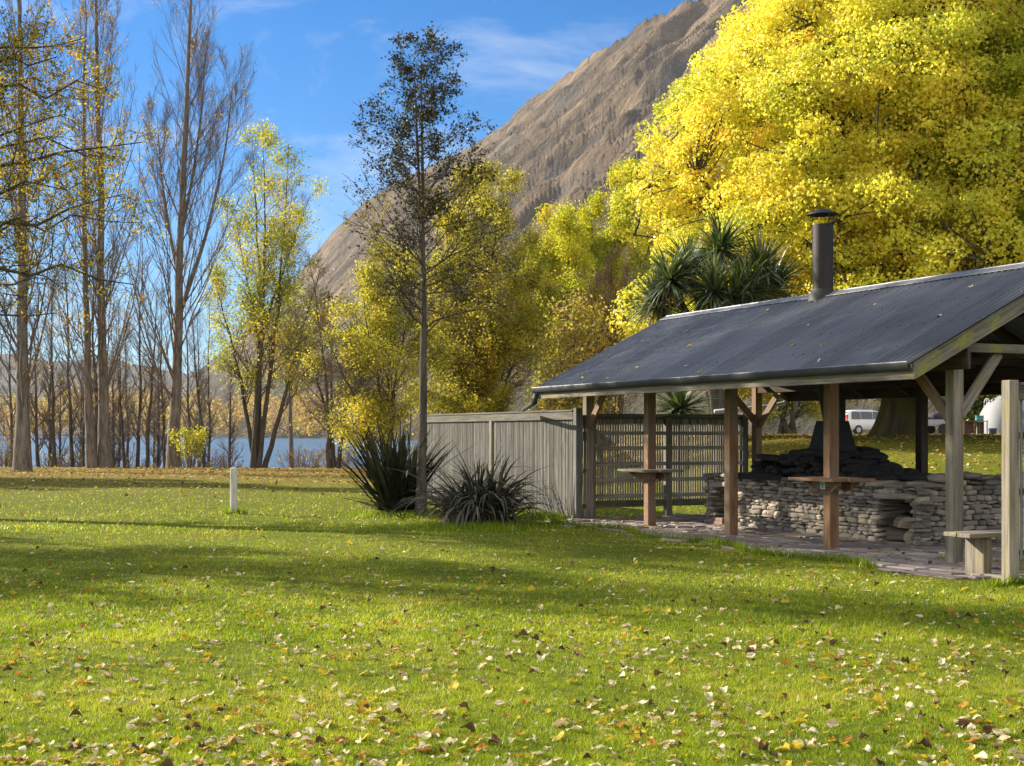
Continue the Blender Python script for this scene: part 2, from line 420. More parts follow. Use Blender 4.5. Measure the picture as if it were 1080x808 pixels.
hz = t.math('MULTIPLY_ADD', t.n('SeparateXYZ', {0: gv}).outputs['Z'], -1 / 260, .78, clamp=True)
sf = t.math('MULTIPLY_ADD', t.math('ADD', b, t.math('MULTIPLY', hz, .22)), 5.5, -2.85, clamp=True)
col = t.mix(t.math('MULTIPLY', sf, .8), brown, scrub)
rf = t.math('MULTIPLY_ADD', t.math('ADD', t.attr('tint'), t.math('MULTIPLY', c, .5)), 6, -6.1, clamp=True)
col = t.mix(t.math('MULTIPLY', rf, .7), col, rock)
t.principled(col, .95, 0, t.bump(t.math('ADD', t.math('ADD', c, b), a2), 1.0, 9.0), .1)
g.build('mountain', t.done(), None, True, kind='structure')

# ------------------------------------------------------------------ hills across the lake
g = Geo(); hx = np.linspace(-2600, 900, 260); NS2 = 70
hs_ = np.linspace(0, 1.3, NS2)[:, None]
Yh = 1450 + 2300 * hs_ + 0 * hx
pxh = CX + FPX * hx / 3750
top = np.interp(pxh, [-500, -60, 15, 35, 60, 95, 135, 175, 210, 300, 900], [330, 366, 384, 379, 387, 391, 387, 396, 402, 404, 420])
zt = H + (HY - top) / FPX * 3750
Zh = np.where(hs_ < 1, -8 + (zt + 8) * hs_ ** .8, zt * (1 - 1.5 * (hs_ - 1)))
XH = hx + 0 * hs_
Zh = Zh + 34 * fbm(XH / 260, Yh / 420, 5, True) * np.clip(hs_ * 3, 0, 1) * np.clip((1.05 - hs_) * 8, .25, 1)
k = len(hx); i = np.arange(NS2 - 1)[:, None] * k + np.arange(k - 1)[None]
g.add(np.stack([XH, Yh, Zh], -1).reshape(-1, 3), [np.stack([i, i + 1, i + k + 1, i + k], -1).reshape(-1, 4)])
t = NT('far_hills'); co = t.n('TexCoord').outputs['Object']; a = t.noise(co, .006, 8, .65)
t.principled(t.ramp(a, [(.3, (.07, .07, .06)), (.55, (.17, .15, .11)), (.75, (.26, .22, .155))]), .95, 0, None, .1)
g.build('hills', t.done(), None, True, kind='structure')
# ------------------------------------------------------------------ woods and metals
W_GREY = mat_wood('weathered_grey_timber', (.235, .205, .165), (.085, .073, .058), .35)
W_BROWN = mat_wood('brown_stained_timber', (.29, .155, .075), (.12, .06, .03), 0, .75, (.20, .15, .105))
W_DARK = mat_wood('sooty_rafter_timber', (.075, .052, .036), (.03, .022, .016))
W_PALE = mat_wood('pale_weathered_timber', (.26, .225, .178), (.11, .092, .07), .3)
W_MOSS = mat_wood('mossy_grey_timber', (.17, .155, .115), (.06, .054, .04), .9)
W_CAP = mat_wood('dark_weathered_cap', (.15, .14, .12), (.06, .055, .047), .2)
W_SLAT = mat_wood('silvered_fence_slats', (.245, .235, .217), (.085, .08, .073), .12, .85, (.12, .115, .10))
W_SLAT_LIT = mat_wood('lightened_inner_slats', (.38, .345, .29), (.16, .145, .12), .1)  # slats and rails lightened in colour for the missing light under the roof
W_TEAL = mat_wood('blue_grey_post_timber', (.15, .15, .14), (.07, .07, .066), .1)
STEEL_BLK = mat_plain('sooty_black_steel', (.018, .016, .015), .6, .3, .4, .2, 9)
FLUE_M = mat_plain('rusty_dark_flue_steel', (.013, .009, .008), .65, .1, .45, .12, 5)
GUTTER_M = mat_plain('dark_gutter_metal', (.04, .042, .043), .6, 0, .2, 0, 6, .25)
PIPE_W = mat_plain('pale_downpipe_plastic', (.42, .45, .48), .4, 0, .1)
SOIL = mat_plain('dark_soil', (.055, .045, .035), .95, 0, .4, .5, 8)

t = NT('corrugated_steel'); co = t.n('TexCoord').outputs['Object']
a = t.noise(t.mapv(co, (.5, .5, .5)), 1.0, 5, .6); b = t.noise(co, 5.5, 6, .7); st = t.noise(t.mapv(co, (1.2, 13, 1.2)), 1.0, 4, .6)
col = t.ramp(t.math('ADD', t.math('MULTIPLY', a, .6), t.math('MULTIPLY', st, .4)), [(.35, (.105, .109, .116)), (.6, (.18, .185, .192))])
col = t.mix(t.math('MULTIPLY', t.ramp(b, [(.6, (0, 0, 0)), (.75, (1, 1, 1))]), .5), col, (.17, .16, .145))
sv = t.math('MULTIPLY_ADD', t.attr('tint'), .34, .80); col = t.mix(1.0, col, t.n('CombineColor', {0: sv, 1: sv, 2: sv}).outputs[0], 'MULTIPLY')
t.principled(col, t.math('MULTIPLY_ADD', b, .25, .25), .45, None, .5)
ROOF_M = t.done()
RIDGE_M = mat_plain('pale_ridge_flashing', (.19, .195, .205), .5, .4, .2); FLASH_M = mat_plain('dull_lead_flashing', (.02, .018, .017), .65, .2, .3)

SL = .5                                    # roof slope
V_E, V_R, V_B = -1.0, 1.8, 4.6             # eave, ridge, back eave
U0, U1 = -.42, 9.75                        # near and far gable ends
Z_E = 2.43
def roof_z(v): return Z_E + (np.minimum(v, 2 * V_R - v) - V_E) * SL

shelter = empty('barbecue_shelter', tuple(P1), 'open timber picnic shelter with dark corrugated roof over the stone barbecue', 'shelter', None, RZ)

# roof sheet, real corrugations running from ridge to eave
g = Geo()
nu = int((U1 - U0) / .118 * 12)
u = np.linspace(U0, U1, nu)
cz = .018 * np.cos((u - U0) / .118 * 2 * np.pi)
vv = np.array([V_E - .06, V_E + .6, V_R - .03])
def sheet(vv, flip):
    V = np.stack(np.broadcast_arrays(vv[:, None], u[None], roof_z(vv)[:, None] + cz[None]), -1).reshape(-1, 3)
    i = np.arange(len(vv) - 1)[:, None] * nu + np.arange(nu - 1)[None]
    q = np.stack([i, i + nu, i + nu + 1, i + 1], -1).reshape(-1, 4)
    g.add(V, [q[:, ::-1] if not flip else q], np.broadcast_to(((np.floor((u - U0) / .767) * .618) % 1)[None], (len(vv), nu)).ravel())
sheet(vv, False); sheet(2 * V_R - vv, True)
for v_ in (-.55, .1, .8, 1.45, 2.15, 2.8, 3.5, 4.15):
    for k in range(int((U1 - U0) / .236)):
        uu_ = U0 + .118 * 2 * k + .118; box(g, (v_, uu_, float(roof_z(v_)) + .0205), (.011, .011, .004), None, .002, .1)
roof = g.build('roof', ROOF_M, shelter, True)
g = Geo()
ta = math.atan(SL)
for s in (-1, 1):
    ax = np.array([[0, 1, 0], [s * math.cos(ta), 0, -math.sin(ta)], [s * math.sin(ta), 0, math.cos(ta)]])
    box(g, (V_R + s * .088, (U0 + U1) / 2, roof_z(V_R) - .043 + .022), ((U1 - U0) / 2 + .01, .095, .003), ax, .002)
tubes(g, [[(V_R, U0 - .012, roof_z(V_R) + .012), (V_R, U1 + .012, roof_z(V_R) + .012)]], [[.022, .022]], 8)
g.build('ridge_cap', RIDGE_M, roof)

PU = [0, 2.40, 4.86, 7.33, 9.58]; PV0, PV1 = 0.0, 3.75
postm = [W_PALE, W_BROWN, W_BROWN, W_BROWN, W_GREY]
ZB = 2.38
for k, u_ in enumerate(PU):
    g = Geo(); box(g, (PV0, u_, (2.66 if k else 2.60) / 2), (.078, .078, (2.66 if k else 2.60) / 2), None, .008, .55)
    if k in (1, 2, 3):
        g2 = Geo()
    p = g.build('post', postm[k], shelter)
for u_ in (0.0, 2.4, 4.86, 7.0, 9.58):
    g = Geo(); zb = .0
    box(g, (PV1, u_, 1.3), (.075, .075, 1.36), None, .008, .4)
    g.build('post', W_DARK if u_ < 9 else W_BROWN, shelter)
for v_ in (PV0, PV1):
    g = Geo(); bar(g, (v_, U0 + .05, 2.51), (v_, U1 - .05, 2.51), .05 if v_ == PV0 else .1, .25, tint=.4)
    if v_ == PV0:
        g = Geo(); bar(g, (v_ - .105, U0 + .05, 2.49), (v_ - .105, U1 - .05, 2.49), .05, .24, tint=.4)
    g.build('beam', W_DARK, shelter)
# tie beams, one per truss (paired boards)
for k, u_ in enumerate(PU):
    g = Geo()
    bar(g, (-.12, u_ - .105, 2.645), (PV1 + .1, u_ - .105, 2.645), .05, .11, tint=.5)
    g.build('tie_beam', W_MOSS if k == 0 else W_DARK, shelter)
# rafters
def rafter(u_, w_, d_, mat, name='rafter', dz=0.0):
    for s in (-1, 1):
        g = Geo()
        ve = V_E + .02 if s < 0 else V_B - .02
        off = d_ / 2 + .028 + dz
        p0 = (ve, u_, roof_z(ve) - off); p1 = (V_R, u_, roof_z(V_R) - off)
        bar(g, p0, p1, w_, d_, tint=.5); g.build(name, mat, shelter)
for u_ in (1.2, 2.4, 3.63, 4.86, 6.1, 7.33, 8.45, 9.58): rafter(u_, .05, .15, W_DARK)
rafter(U0 + .06, .05, .19, W_MOSS, 'barge_board'); rafter(U1 - .06, .05, .19, W_GREY, 'barge_board')
rafter(-.0, .055, .15, W_BROWN)
# purlins under the sheet
for v_ in (-.55, .1, .8, 1.45, 2.15, 2.8, 3.5, 4.15):
    g = Geo(); bar(g, (v_, U0 + .1, roof_z(v_) - .05), (v_, U1 - .1, roof_z(v_) - .05), .07, .04, tint=.4); g.build('purlin', W_DARK, shelter)
# gable struts
g = Geo(); bar(g, (V_R, -.105, 2.72), (V_R, -.105, 3.6), .09, .05, (0, 1, 0)); g.build('king_post', W_GREY, shelter)
for s in (-1, 1):
    g = Geo(); bar(g, (V_R + s * .06, -.11, 2.74), (V_R + s * .85, -.11, 3.22), .09, .05, (0, 1, 0)); g.build('strut', W_PALE, shelter)
# braces
def brace(p0, p1, mat, w=.05, h=.14, up=(0, 0, 1)):
    g = Geo(); bar(g, p0, p1, w, h, up, tint=.55); g.build('brace', mat, shelter)
brace((-.02, .06, 1.78), (-.02, .86, 2.58), W_BROWN)
brace((.06, -.03, 1.83), (.68, -.03, 2.60), W_PALE)
brace((-.02, 9.52, 1.72), (-.02, 8.80, 2.44), W_BROWN)
brace((PV1, 9.5, 1.75), (PV1, 8.75, 2.48), W_BROWN)
brace((PV1 - .06, 9.58, 1.85), (PV1 - .72, 9.58, 2.50), W_BROWN)
brace((PV1, .08, 1.75), (PV1, .82, 2.48), W_DARK)
brace((PV1 - .06, .0, 1.75), (PV1 - .75, .0, 2.56), W_DARK)
# fascia + gutter along both eaves
for v_, s in ((V_E, -1), (V_B, 1)):
    g = Geo(); bar(g, (v_ + s * -.035, U0 + .02, 2.325), (v_ + s * -.035, U1 - .02, 2.325), .028, .19, tint=.6); g.build('fascia', W_GREY if s < 0 else W_DARK, shelter)
    g = Geo()
    # quarter-round gutter profile swept along u
    a = np.linspace(-math.pi * .5, math.pi * .5, 9)
    prof = [(-.02, .05), (-.02, -.055)] + [(-.02 + .045 + .055 * math.sin(x * .5 + math.pi / 4) * 1.0, -.055 + .0 + .10 * (1 - math.cos(x * .5 + math.pi / 4)) ) for x in a] + [(.075, .06), (.068, .06), (.060, -.01), (.03, -.045), (-.015, -.045), (-.015, .05)]
    prof = np.array(prof); m = len(prof)
    V = np.concatenate([np.stack([v_ + s * (prof[:, 0] + .0), np.full(m, uu), 2.385 + prof[:, 1] * .88], 1) for uu in (U0 + .03, U1 + .03)])
    ii = np.arange(m); jj = (ii + 1) % m
    q = np.stack([ii, jj, jj + m, ii + m], 1)
    g.add(V, [q if s > 0 else q[:, ::-1], np.arange(m)[None], (np.arange(m) + m)[None, ::-1]], .5)
    tubes(g, [[(v_ + s * .07, U0 + .03, 2.436), (v_ + s * .07, U1 + .03, 2.436)]], [[.006, .006]], 8, mat=1); gut = g.build('gutter', [GUTTER_M, RIDGE_M], shelter)
    g = Geo()
    if s < 0:
        pts = [(V_E - .03, U1 - .06, 2.33), (V_E - .03, U1 - .05, 2.22), (V_E, U1 + .02, 2.17), (V_E + .10, U1 + .45, 2.12), (V_E + .45, U1 + 1.5, 2.06)]
    else:
        pts = [(V_B - .02, U1 - .05, 2.33), (V_B - .1, U1 - .03, 2.20), (V_B - .5, U1 + .1, 2.12), (V_B - 1.5, U1 + .35, 2.03)]
    tubes(g, [pts], [[.042] * len(pts)], 12, cap=True)
    g.build('downpipe', GUTTER_M if s < 0 else PIPE_W, gut, True)

# small ledge tables fixed to two posts
def ledge(u_, sticker):
    g = Geo()
    z = .965
    # pentagon top made of three boards
    for k, (a, b) in enumerate(((-.36, -.125), (-.118, .118), (.125, .36))):
        cut = (.50, .56, .50)[k]
        box(g, ((a + b) / 2, u_, z), ((b - a) / 2, cut, .021), None, .005, .3 + .2 * k)
    top = g.build('ledge_table', W_GREY if u_ > 5 else W_BROWN, shelter)
    g = Geo()
    for s in (-1, 1):
        box(g, (s * .104, u_, z - .085), (.022, .33, .06), None, .004)
    g.build('apron', W_BROWN, top)
    for s in (-1, 1):
        for q in (-1, 1):
            g = Geo(); bar(g, (q * .10, u_ + s * .14, z - .16), (q * .16, u_ + s * .40, z - .035), .04, .05); g.build('bracket', W_BROWN, top)
    if sticker:
        g = Geo(); box(g, (-.129, u_ + .02, z - .085), (.0015, .052, .052), None, .001)
        st = g.build('sticker', mat_plain('pale_sticker', (.55, .60, .52), .5, 0, .05), top)
        g = Geo()
        a = np.linspace(0, 2 * np.pi, 20, endpoint=False)
        for r0, r1, cy, cz_ in ((.010, .019, -.02, .018), (.010, .019, .02, .018), (.007, .02, 0, -.02)):
            V = np.concatenate([np.stack([np.full(20, -.1322), u_ + .02 + cy + r * np.cos(a), z - .085 + cz_ + r * np.sin(a)], 1) for r in (r0, r1)])
            ii = np.arange(20); jj = (ii + 1) % 20
            g.add(V, [np.stack([ii, jj, jj + 20, ii + 20], 1)], .5)
        g.build('emblem', mat_plain('green_ink', (.03, .16, .05), .5, 0, .05), top)
ledge(PU[1], True); ledge(PU[3], False)

# ------------------------------------------------------------------ stones
def stone_tpl():
    n = 5; P = {}; V = []; Q = []
    lin = np.linspace(-1, 1, n)
    def vid(p):
        k = tuple(np.round(p, 4))
        if k not in P: P[k] = len(V); V.append(p)
        return P[k]
    for a in range(3):
        for s in (-1, 1):
            for i in range(n - 1):
                for j in range(n - 1):
                    q = []
                    for (x, y) in ((i, j), (i + 1, j), (i + 1, j + 1), (i, j + 1)):
                        p = [0, 0, 0]; p[a] = s; p[(a + 1) % 3] = lin[x]; p[(a + 2) % 3] = lin[y]; q.append(vid(p))
                    Q.append(q if s > 0 else q[::-1])
    V = np.array(V, float)
    e = 4.6
    V = V / (np.abs(V) ** e).sum(1, keepdims=True) ** (1 / e)
    return V, np.array(Q)
_SV, _SQ = stone_tpl()
def stone(g, c, half, axes=None, rough=.15, tint=None, tilt=.06):
    k = rng.normal(size=(6, 3)); ph = rng.uniform(0, 6, 6)
    d = sum(np.sin(_SV @ (k[i] * 1.6) + ph[i]) for i in range(6)) / 6
    v = _SV * (1 + rough * d[:, None] * 1.6)
    v = v * np.asarray(half, float)
    e = rng.normal(0, tilt, 3); M = np.array(Matrix.Rotation(e[0], 3, 'X') @ Matrix.Rotation(e[1], 3, 'Y') @ Matrix.Rotation(e[2], 3, 'Z'))
    v = v @ M.T
    if axes is not None: v = v @ np.asarray(axes, float)
    g.add(v + np.asarray(c, float), [_SQ], rng.random() if tint is None else tint)
t = NT('schist_stone'); co = t.n('TexCoord').outputs['Object']; tn = t.attr('tint')
a = t.noise(t.mapv(co, (6, 6, 30)), 1.0, 6, .7); b = t.noise(co, 3.0, 4, .6)
col = t.ramp(tn, [(0, (.23, .205, .17)), (.35, (.39, .355, .30)), (.7, (.52, .475, .405)), (1, (.64, .59, .51))])
col = t.mix(.55, col, t.ramp(a, [(.3, (.10, .095, .09)), (.7, (.32, .30, .27))]), 'OVERLAY')
col = t.mix(t.math('MULTIPLY', t.ramp(b, [(.52, (0, 0, 0)), (.7, (1, 1, 1))]), .5), col, (.115, .105, .065))
t.principled(col, .9, 0, t.bump(a, .7, .012), .2); STONE = t.done()
t = NT('sooty_stone'); co = t.n('TexCoord').outputs['Object']; a = t.noise(t.mapv(co, (6, 6, 25)), 1.0, 6, .7)
t.principled(t.ramp(a, [(.3, (.018, .017, .016)), (.7, (.07, .066, .06))]), .92, 0, t.bump(a, .7, .012), .2); SOOT = t.done()
MORTAR = mat_plain('dark_mortar', (.05, .047, .043), .95, 0, .3, .5, 20)

bbq = empty('stone_barbecue', tuple(loc(2.0, 4.9)), 'dry stacked grey stone barbecue with black steel hood under the roof', 'barbecue', None, RZ)
C0 = np.array([2.0, 4.9, 0.0])
def bl(v, u, z): return np.array([v, u, z]) - C0
def face(g, a0, a1, z0, z1, depth, plane, fixed, holes=(), hmin=.042, hmax=.088, lmin=.09, lmax=.26):
    """courses of stones; plane 'u' = wall running along u facing -v at v=fixed; plane 'v' = running along v facing -u at u=fixed"""
    z = z0
    while z < z1 - .015:
        h = rng.uniform(hmin, hmax); h = min(h, z1 - z + .015)
        a = a0 + rng.uniform(-.08, 0)
        while a < a1:
            L = rng.uniform(lmin, lmax) * (1.2 if h > .055 else .9); L = min(L, max(a1 - a, .07)); m = a + L / 2
            if not any(h0 < m < h1 and q0 - h * .4 < z + h / 2 < q1 for (h0, h1, q0, q1) in holes):
                dp = rng.uniform(-.02, .025); zz = z + h / 2 + rng.normal(0, .004); hh = h * rng.uniform(.46, .56)
                if plane == 'u': stone(g, bl(fixed + depth / 2 - dp, m, zz), (depth / 2, L * .49, hh))
                else: stone(g, bl(m, fixed + depth / 2 - dp, zz), (L * .49, depth / 2, hh))
            a += L
        z += h
    return
VF, UN, UF = 1.42, 2.2, 7.78
nook = (2.50, 3.14, -.1, .64); nook2 = (7.02, 7.58, -.1, .66)
g = Geo()
face(g, UN, UF, 0, .80, .16, 'u', VF, [nook, nook2])
face(g, VF + .05, 4.3, 0, .84, .16, 'v', UN)
# lintels over the nooks, rough coping along the front and the wing
for (a, b, z_) in ((2.36, 3.3, .69), (6.9, 7.7, .71)): stone(g, bl(VF + .07, (a + b) / 2, z_), (.10, (b - a) / 2, .05), None, .06)
def coping(a0, a1, zf, plane, fixed, dep):
    a = a0
    while a < a1:
        L = rng.uniform(.22, .55); h = rng.uniform(.03, .05)
        z_ = zf(a) if callable(zf) else zf
        if plane == 'u': stone(g, bl(fixed + dep / 2 + rng.normal(0, .02), a + L / 2, z_ + rng.normal(0, .008)), (dep / 2, L * .5, h), None, .1)
        else: stone(g, bl(a + L / 2, fixed + dep / 2 + rng.normal(0, .02), z_ + rng.normal(0, .012)), (L * .5, dep / 2, h), None, .1)
        a += L
coping(UN - .05, 5.55, .845, 'u', VF - .03, .42); coping(6.95, UF + .02, .86, 'u', VF - .03, .42)
coping(UN, 5.5, .85, 'u', VF + .36, .4); coping(VF, 4.3, .895, 'v', UN - .03, .42)
for k in range(16):
    a = rng.uniform(VF + .3, 4.3); stone(g, bl(a, UN + rng.uniform(.05, .4), .95 + rng.uniform(0, .03)), (rng.uniform(.1, .22), rng.uniform(.1, .16), rng.uniform(.03, .06)), None, .14)
# nook cheeks
for (a, side) in ((nook[0], 1), (nook[1], -1), (nook2[0], 1), (nook2[1], -1)):
    z = 0
    while z < .62:
        h = rng.uniform(.05, .08); stone(g, bl(VF + .36, a - side * .05, z + h / 2), (.28, .07, h * .52)); z += h
face(g, VF + .05, 2.6, 0, .8, .16, 'v', UF - .08)
wall = g.build('stone_wall', STONE, bbq)
g = Geo()
def blk(v0, v1, u0, u1, z0, z1, gg=None): box(gg or g, bl((v0 + v1) / 2, (u0 + u1) / 2, (z0 + z1) / 2), ((v1 - v0) / 2, (u1 - u0) / 2, (z1 - z0) / 2), None, .01)
blk(VF + .09, 2.55, 3.2, 6.96, 0, .79); blk(VF + .62, 2.55, UN + .1, 3.2, 0, .79); blk(VF + .62, 2.55, 6.96, UF - .1, 0, .79)
blk(VF + .09, VF + .62, UN + .09, nook[0] - .08, 0, .79); blk(VF + .09, VF + .62, nook2[1] + .06, UF - .1, 0, .79)
blk(VF + .09, VF + .62, nook[0] - .08, nook[1] + .06, .70, .79); blk(VF + .09, VF + .62, nook2[0] - .06, nook2[1] + .06, .70, .79)
blk(2.55, 4.25, UN + .09, UN + .5, 0, .86)
g.build('rubble_core', MORTAR, bbq)
# raised fireplace mound of darkened stone
g = Geo()
def mound_top(u_): return np.interp(u_, [3.55, 3.9, 4.35, 4.7, 5.6, 6.0, 6.75, 6.9], [.88, 1.02, 1.14, 1.32, 1.33, 1.20, 1.14, .95])
for k in range(420):
    u_ = rng.uniform(3.6, 6.85); v_ = rng.uniform(1.85, 2.75); zt = mound_top(u_)
    if 5.95 < u_ < 6.62 and v_ < 2.4: continue
    L = rng.uniform(.08, .26); h = rng.uniform(.03, .065)
    z_ = rng.uniform(.80, max(zt, .82))
    stone(g, bl(v_ if z_ > zt - .08 else rng.choice([1.88, v_, 2.72]), u_, z_), (rng.uniform(.1, .2), L * .6, h), None, .13, None, .12)
for (u_, L) in ((6.3, .5),): stone(g, bl(2.02, u_, 1.16), (.26, L, .055), None, .07)
for u_ in np.arange(3.7, 5.9, .24): stone(g, bl(1.95 + rng.normal(0, .05), u_, mound_top(u_) - .04), (.22, .2, .05), None, .12)
box(g, bl(2.62, 6.3, .97), (.08, .55, .2), None, .02); box(g, bl(2.25, 6.74, .97), (.42, .09, .16), None, .02); g.build('fireplace', SOOT, bbq)
g = Geo(); box(g, bl(1.72, 6.25, .80), (.30, .66, .012)); box(g, bl(1.48, 6.25, .865), (.02, .66, .05)); box(g, bl(1.60, 6.3, .915), (.2, .62, .012))
g.build('grill_plate', STEEL_BLK, bbq)
# hood: tapering steel box, then flue with cap
g = Geo()
hv, hu = 2.05, 5.02
zz0, zz1 = 1.33, 1.80
bq = [(-.25, -.30), (.25, -.30), (.25, .30), (-.25, .30)]; tq = [(-.17, -.20), (.17, -.20), (.17, .20), (-.17, .20)]
V = [bl(hv + a, hu + b, zz0) for a, b in bq] + [bl(hv + a, hu + b, zz1) for a, b in tq] + [bl(hv + a * 1.03, hu + b * 1.03, zz0 - .05) for a, b in bq]
g.add(V, [[(0, 1, 5, 4), (1, 2, 6, 5), (2, 3, 7, 6), (3, 0, 4, 7), (4, 5, 6, 7), (8, 9, 1, 0), (9, 10, 2, 1), (10, 11, 3, 2), (11, 8, 0, 3)]])
g.build('hood', STEEL_BLK, bbq)
g = Geo(); fv, fu = 1.74, 4.86
zr = float(roof_z(fv))
tubes(g, [[bl(hv, hu, 1.78), bl(hv * .5 + fv * .5, hu * .5 + fu * .5, 2.3), bl(fv, fu, 2.9), bl(fv, fu, 3.4), bl(fv, fu, 4.93)]], [[.14, .165, .165, .165, .165]], 28)
fl = g.build('flue', FLUE_M, bbq, True)
g = Geo(); lathe(g, [(.0, .085), (.10, .07), (.245, .0), (.25, -.012), (.24, -.012), (.1, .05), (0, .062)], bl(fv, fu, 5.10), 32)
for a in (0.4, 2.5, 4.6): bar(g, bl(fv + .155 * math.cos(a), fu + .155 * math.sin(a), 4.82), bl(fv + .21 * math.cos(a), fu + .21 * math.sin(a), 5.10), .025, .004, (math.cos(a), math.sin(a), 0), .001)
g.build('flue_cap', STEEL_BLK, fl)
g = Geo(); lathe(g, [(.24, zr - .10), (.22, zr + .03), (.185, zr + .06), (.17, zr + .10)], bl(fv, fu, 0), 24); g.build('flashing', FLASH_M, fl, True)
# tongs / handles on the mound
g = Geo()
for (u_, z0) in ((6.05, 1.17), (4.3, 1.17)):
    g = Geo(); tubes(g, [[bl(1.9, u_ - .09, z0), bl(1.9, u_ - .06, z0 + .1), bl(1.9, u_ + .02, z0 + .13), bl(1.9, u_ + .09, z0 + .02)]], [[.008] * 4], 6); g.build('handle', STEEL_BLK, bbq)

# firewood in the nook
LOGW = mat_wood('split_firewood', (.27, .215, .15), (.12, .09, .06)); 
for k, (v_, u_, z_, r, dv, L_) in enumerate(((1.66, 2.70, .10, .095, .80, 'round grey firewood log at the bottom of the stone nook'), (1.68, 2.95, .11, .105, -.7, 'split firewood wedge leaning low inside the stone nook'), (1.66, 2.84, .30, .13, 1.1, 'large pale split firewood log on top in the stone nook'))):
    g = Geo(); o0 = loc(v_, u_, z_)
    e = empty('firewood_log', tuple(o0), L_, 'firewood', 'firewood in the barbecue nook', RZ + dv)
    a = np.linspace(0, np.pi * (2 if k == 0 else 1.05), 12, endpoint=k != 0)
    prof = np.stack([np.cos(a) * r, np.sin(a) * r * (1 if k == 0 else 1.2) - (0 if k == 0 else r * .5)], 1)
    m = len(prof); Lh = .2
    V = np.concatenate([np.stack([np.full(m, x), prof[:, 0], prof[:, 1]], 1) for x in (-Lh, Lh)])
    ii = np.arange(m); jj = (ii + 1) % m
    gr = V * np.array([1, 1, 1]) + rng.uniform(-9, 9, 3)
    g.add(V, [np.stack([ii, jj, jj + m, ii + m], 1)], .5 + .2 * k, gr); g.build('bark_side', LOGW, e)
    CUT = mat_wood('cut_log_end', (.40, .33, .24), (.2, .15, .1))
    for h_ in (0, 1):
        W_ = V[h_ * m:(h_ + 1) * m]; g = Geo(); g.add(W_, [np.arange(m)[None, ::-1] if h_ == 0 else np.arange(m)[None]], .9, W_[:, [1, 0, 2]] * .3); g.build('cut_end', CUT, e)
g = Geo(); box(g, (0, 0, .035), (.11, .16, .033), None, .004); box(g, (0, .0, .10), (.10, .15, .028), None, .004, .2)
g.build('brick', mat_plain('old_pink_brick', (.30, .19, .15), .9, 0, .3, .4, 25), None, label='pinkish brick stack lying at the foot of the left stone nook', cat='brick').matrix_world = Matrix.Translation(loc(1.42, 7.3)) @ Matrix.Rotation(RZ + .1, 4, 'Z')

# ------------------------------------------------------------------ paving
g = Geo()
t = NT('paving_stone'); co = t.n('TexCoord').outputs['Object']; tn = t.attr('tint')
a = t.noise(co, 7, 6, .7); b = t.noise(co, 1.1, 4, .6)
col = t.ramp(tn, [(0, (.24, .205, .185)), (.5, (.34, .295, .27)), (1, (.46, .40, .36))])
col = t.mix(.5, col, t.ramp(a, [(.3, (.09, .085, .08)), (.7, (.32, .29, .27))]), 'OVERLAY')
t.principled(col, .85, 0, t.bump(a, .6, .012), .3); PAVE = t.done()
def in_paving(v, u):
    e = .16 * np.sin(u * 2.1) + .10 * np.sin(u * 5.3 + 1)
    return (v > -1.22 + e + .35 * sstep(6.5, 9.5, u)) & (v < 5.2) & (u > -1.7 + .1 * np.sin(v * 4)) & (u < 9.75)
v_ = -1.3
while v_ < 4.2:
    dv = rng.uniform(.20, .34); u_ = -2 + rng.uniform(0, .3)
    while u_ < 9.8:
        du = rng.uniform(.28, .62); cv, cu = v_ + dv / 2, u_ + du / 2
        if in_paving(cv, cu):
            h = .022 + rng.normal(0, .007)
            e = rng.normal(0, .02, 2)
            n = np.array([e[0], e[1], 1.0]); n /= np.linalg.norm(n); a = np.array([1, rng.normal(0, .06), 0]); a -= n * (a @ n); a /= np.linalg.norm(a)
            box(g, (cv, cu, h - .03), (dv / 2 - .012, du / 2 - .013, .03), np.stack([a, np.cross(n, a), n]), .012)
        u_ += du
    v_ += dv
pv = g.build('paving', PAVE, None, kind='structure'); pv.location = tuple(P1); pv.rotation_euler = (0, 0, RZ)
g = Geo()
uu = np.linspace(-1.55, 9.7, 90); va = -1.1 + .16 * np.sin(uu * 2.1) + .10 * np.sin(uu * 5.3 + 1) + .35 * sstep(6.5, 9.5, uu)
V = np.concatenate([np.stack([va, uu, np.full(90, .006)], 1), np.stack([np.full(90, 4.1), uu, np.full(90, .006)], 1)])
ii = np.arange(89); g.add(V, [np.stack([ii, ii + 90, ii + 91, ii + 1], 1)])
pb = g.build('paving_bed', SOIL, None, kind='structure'); pb.location = tuple(P1); pb.rotation_euler = (0, 0, RZ)

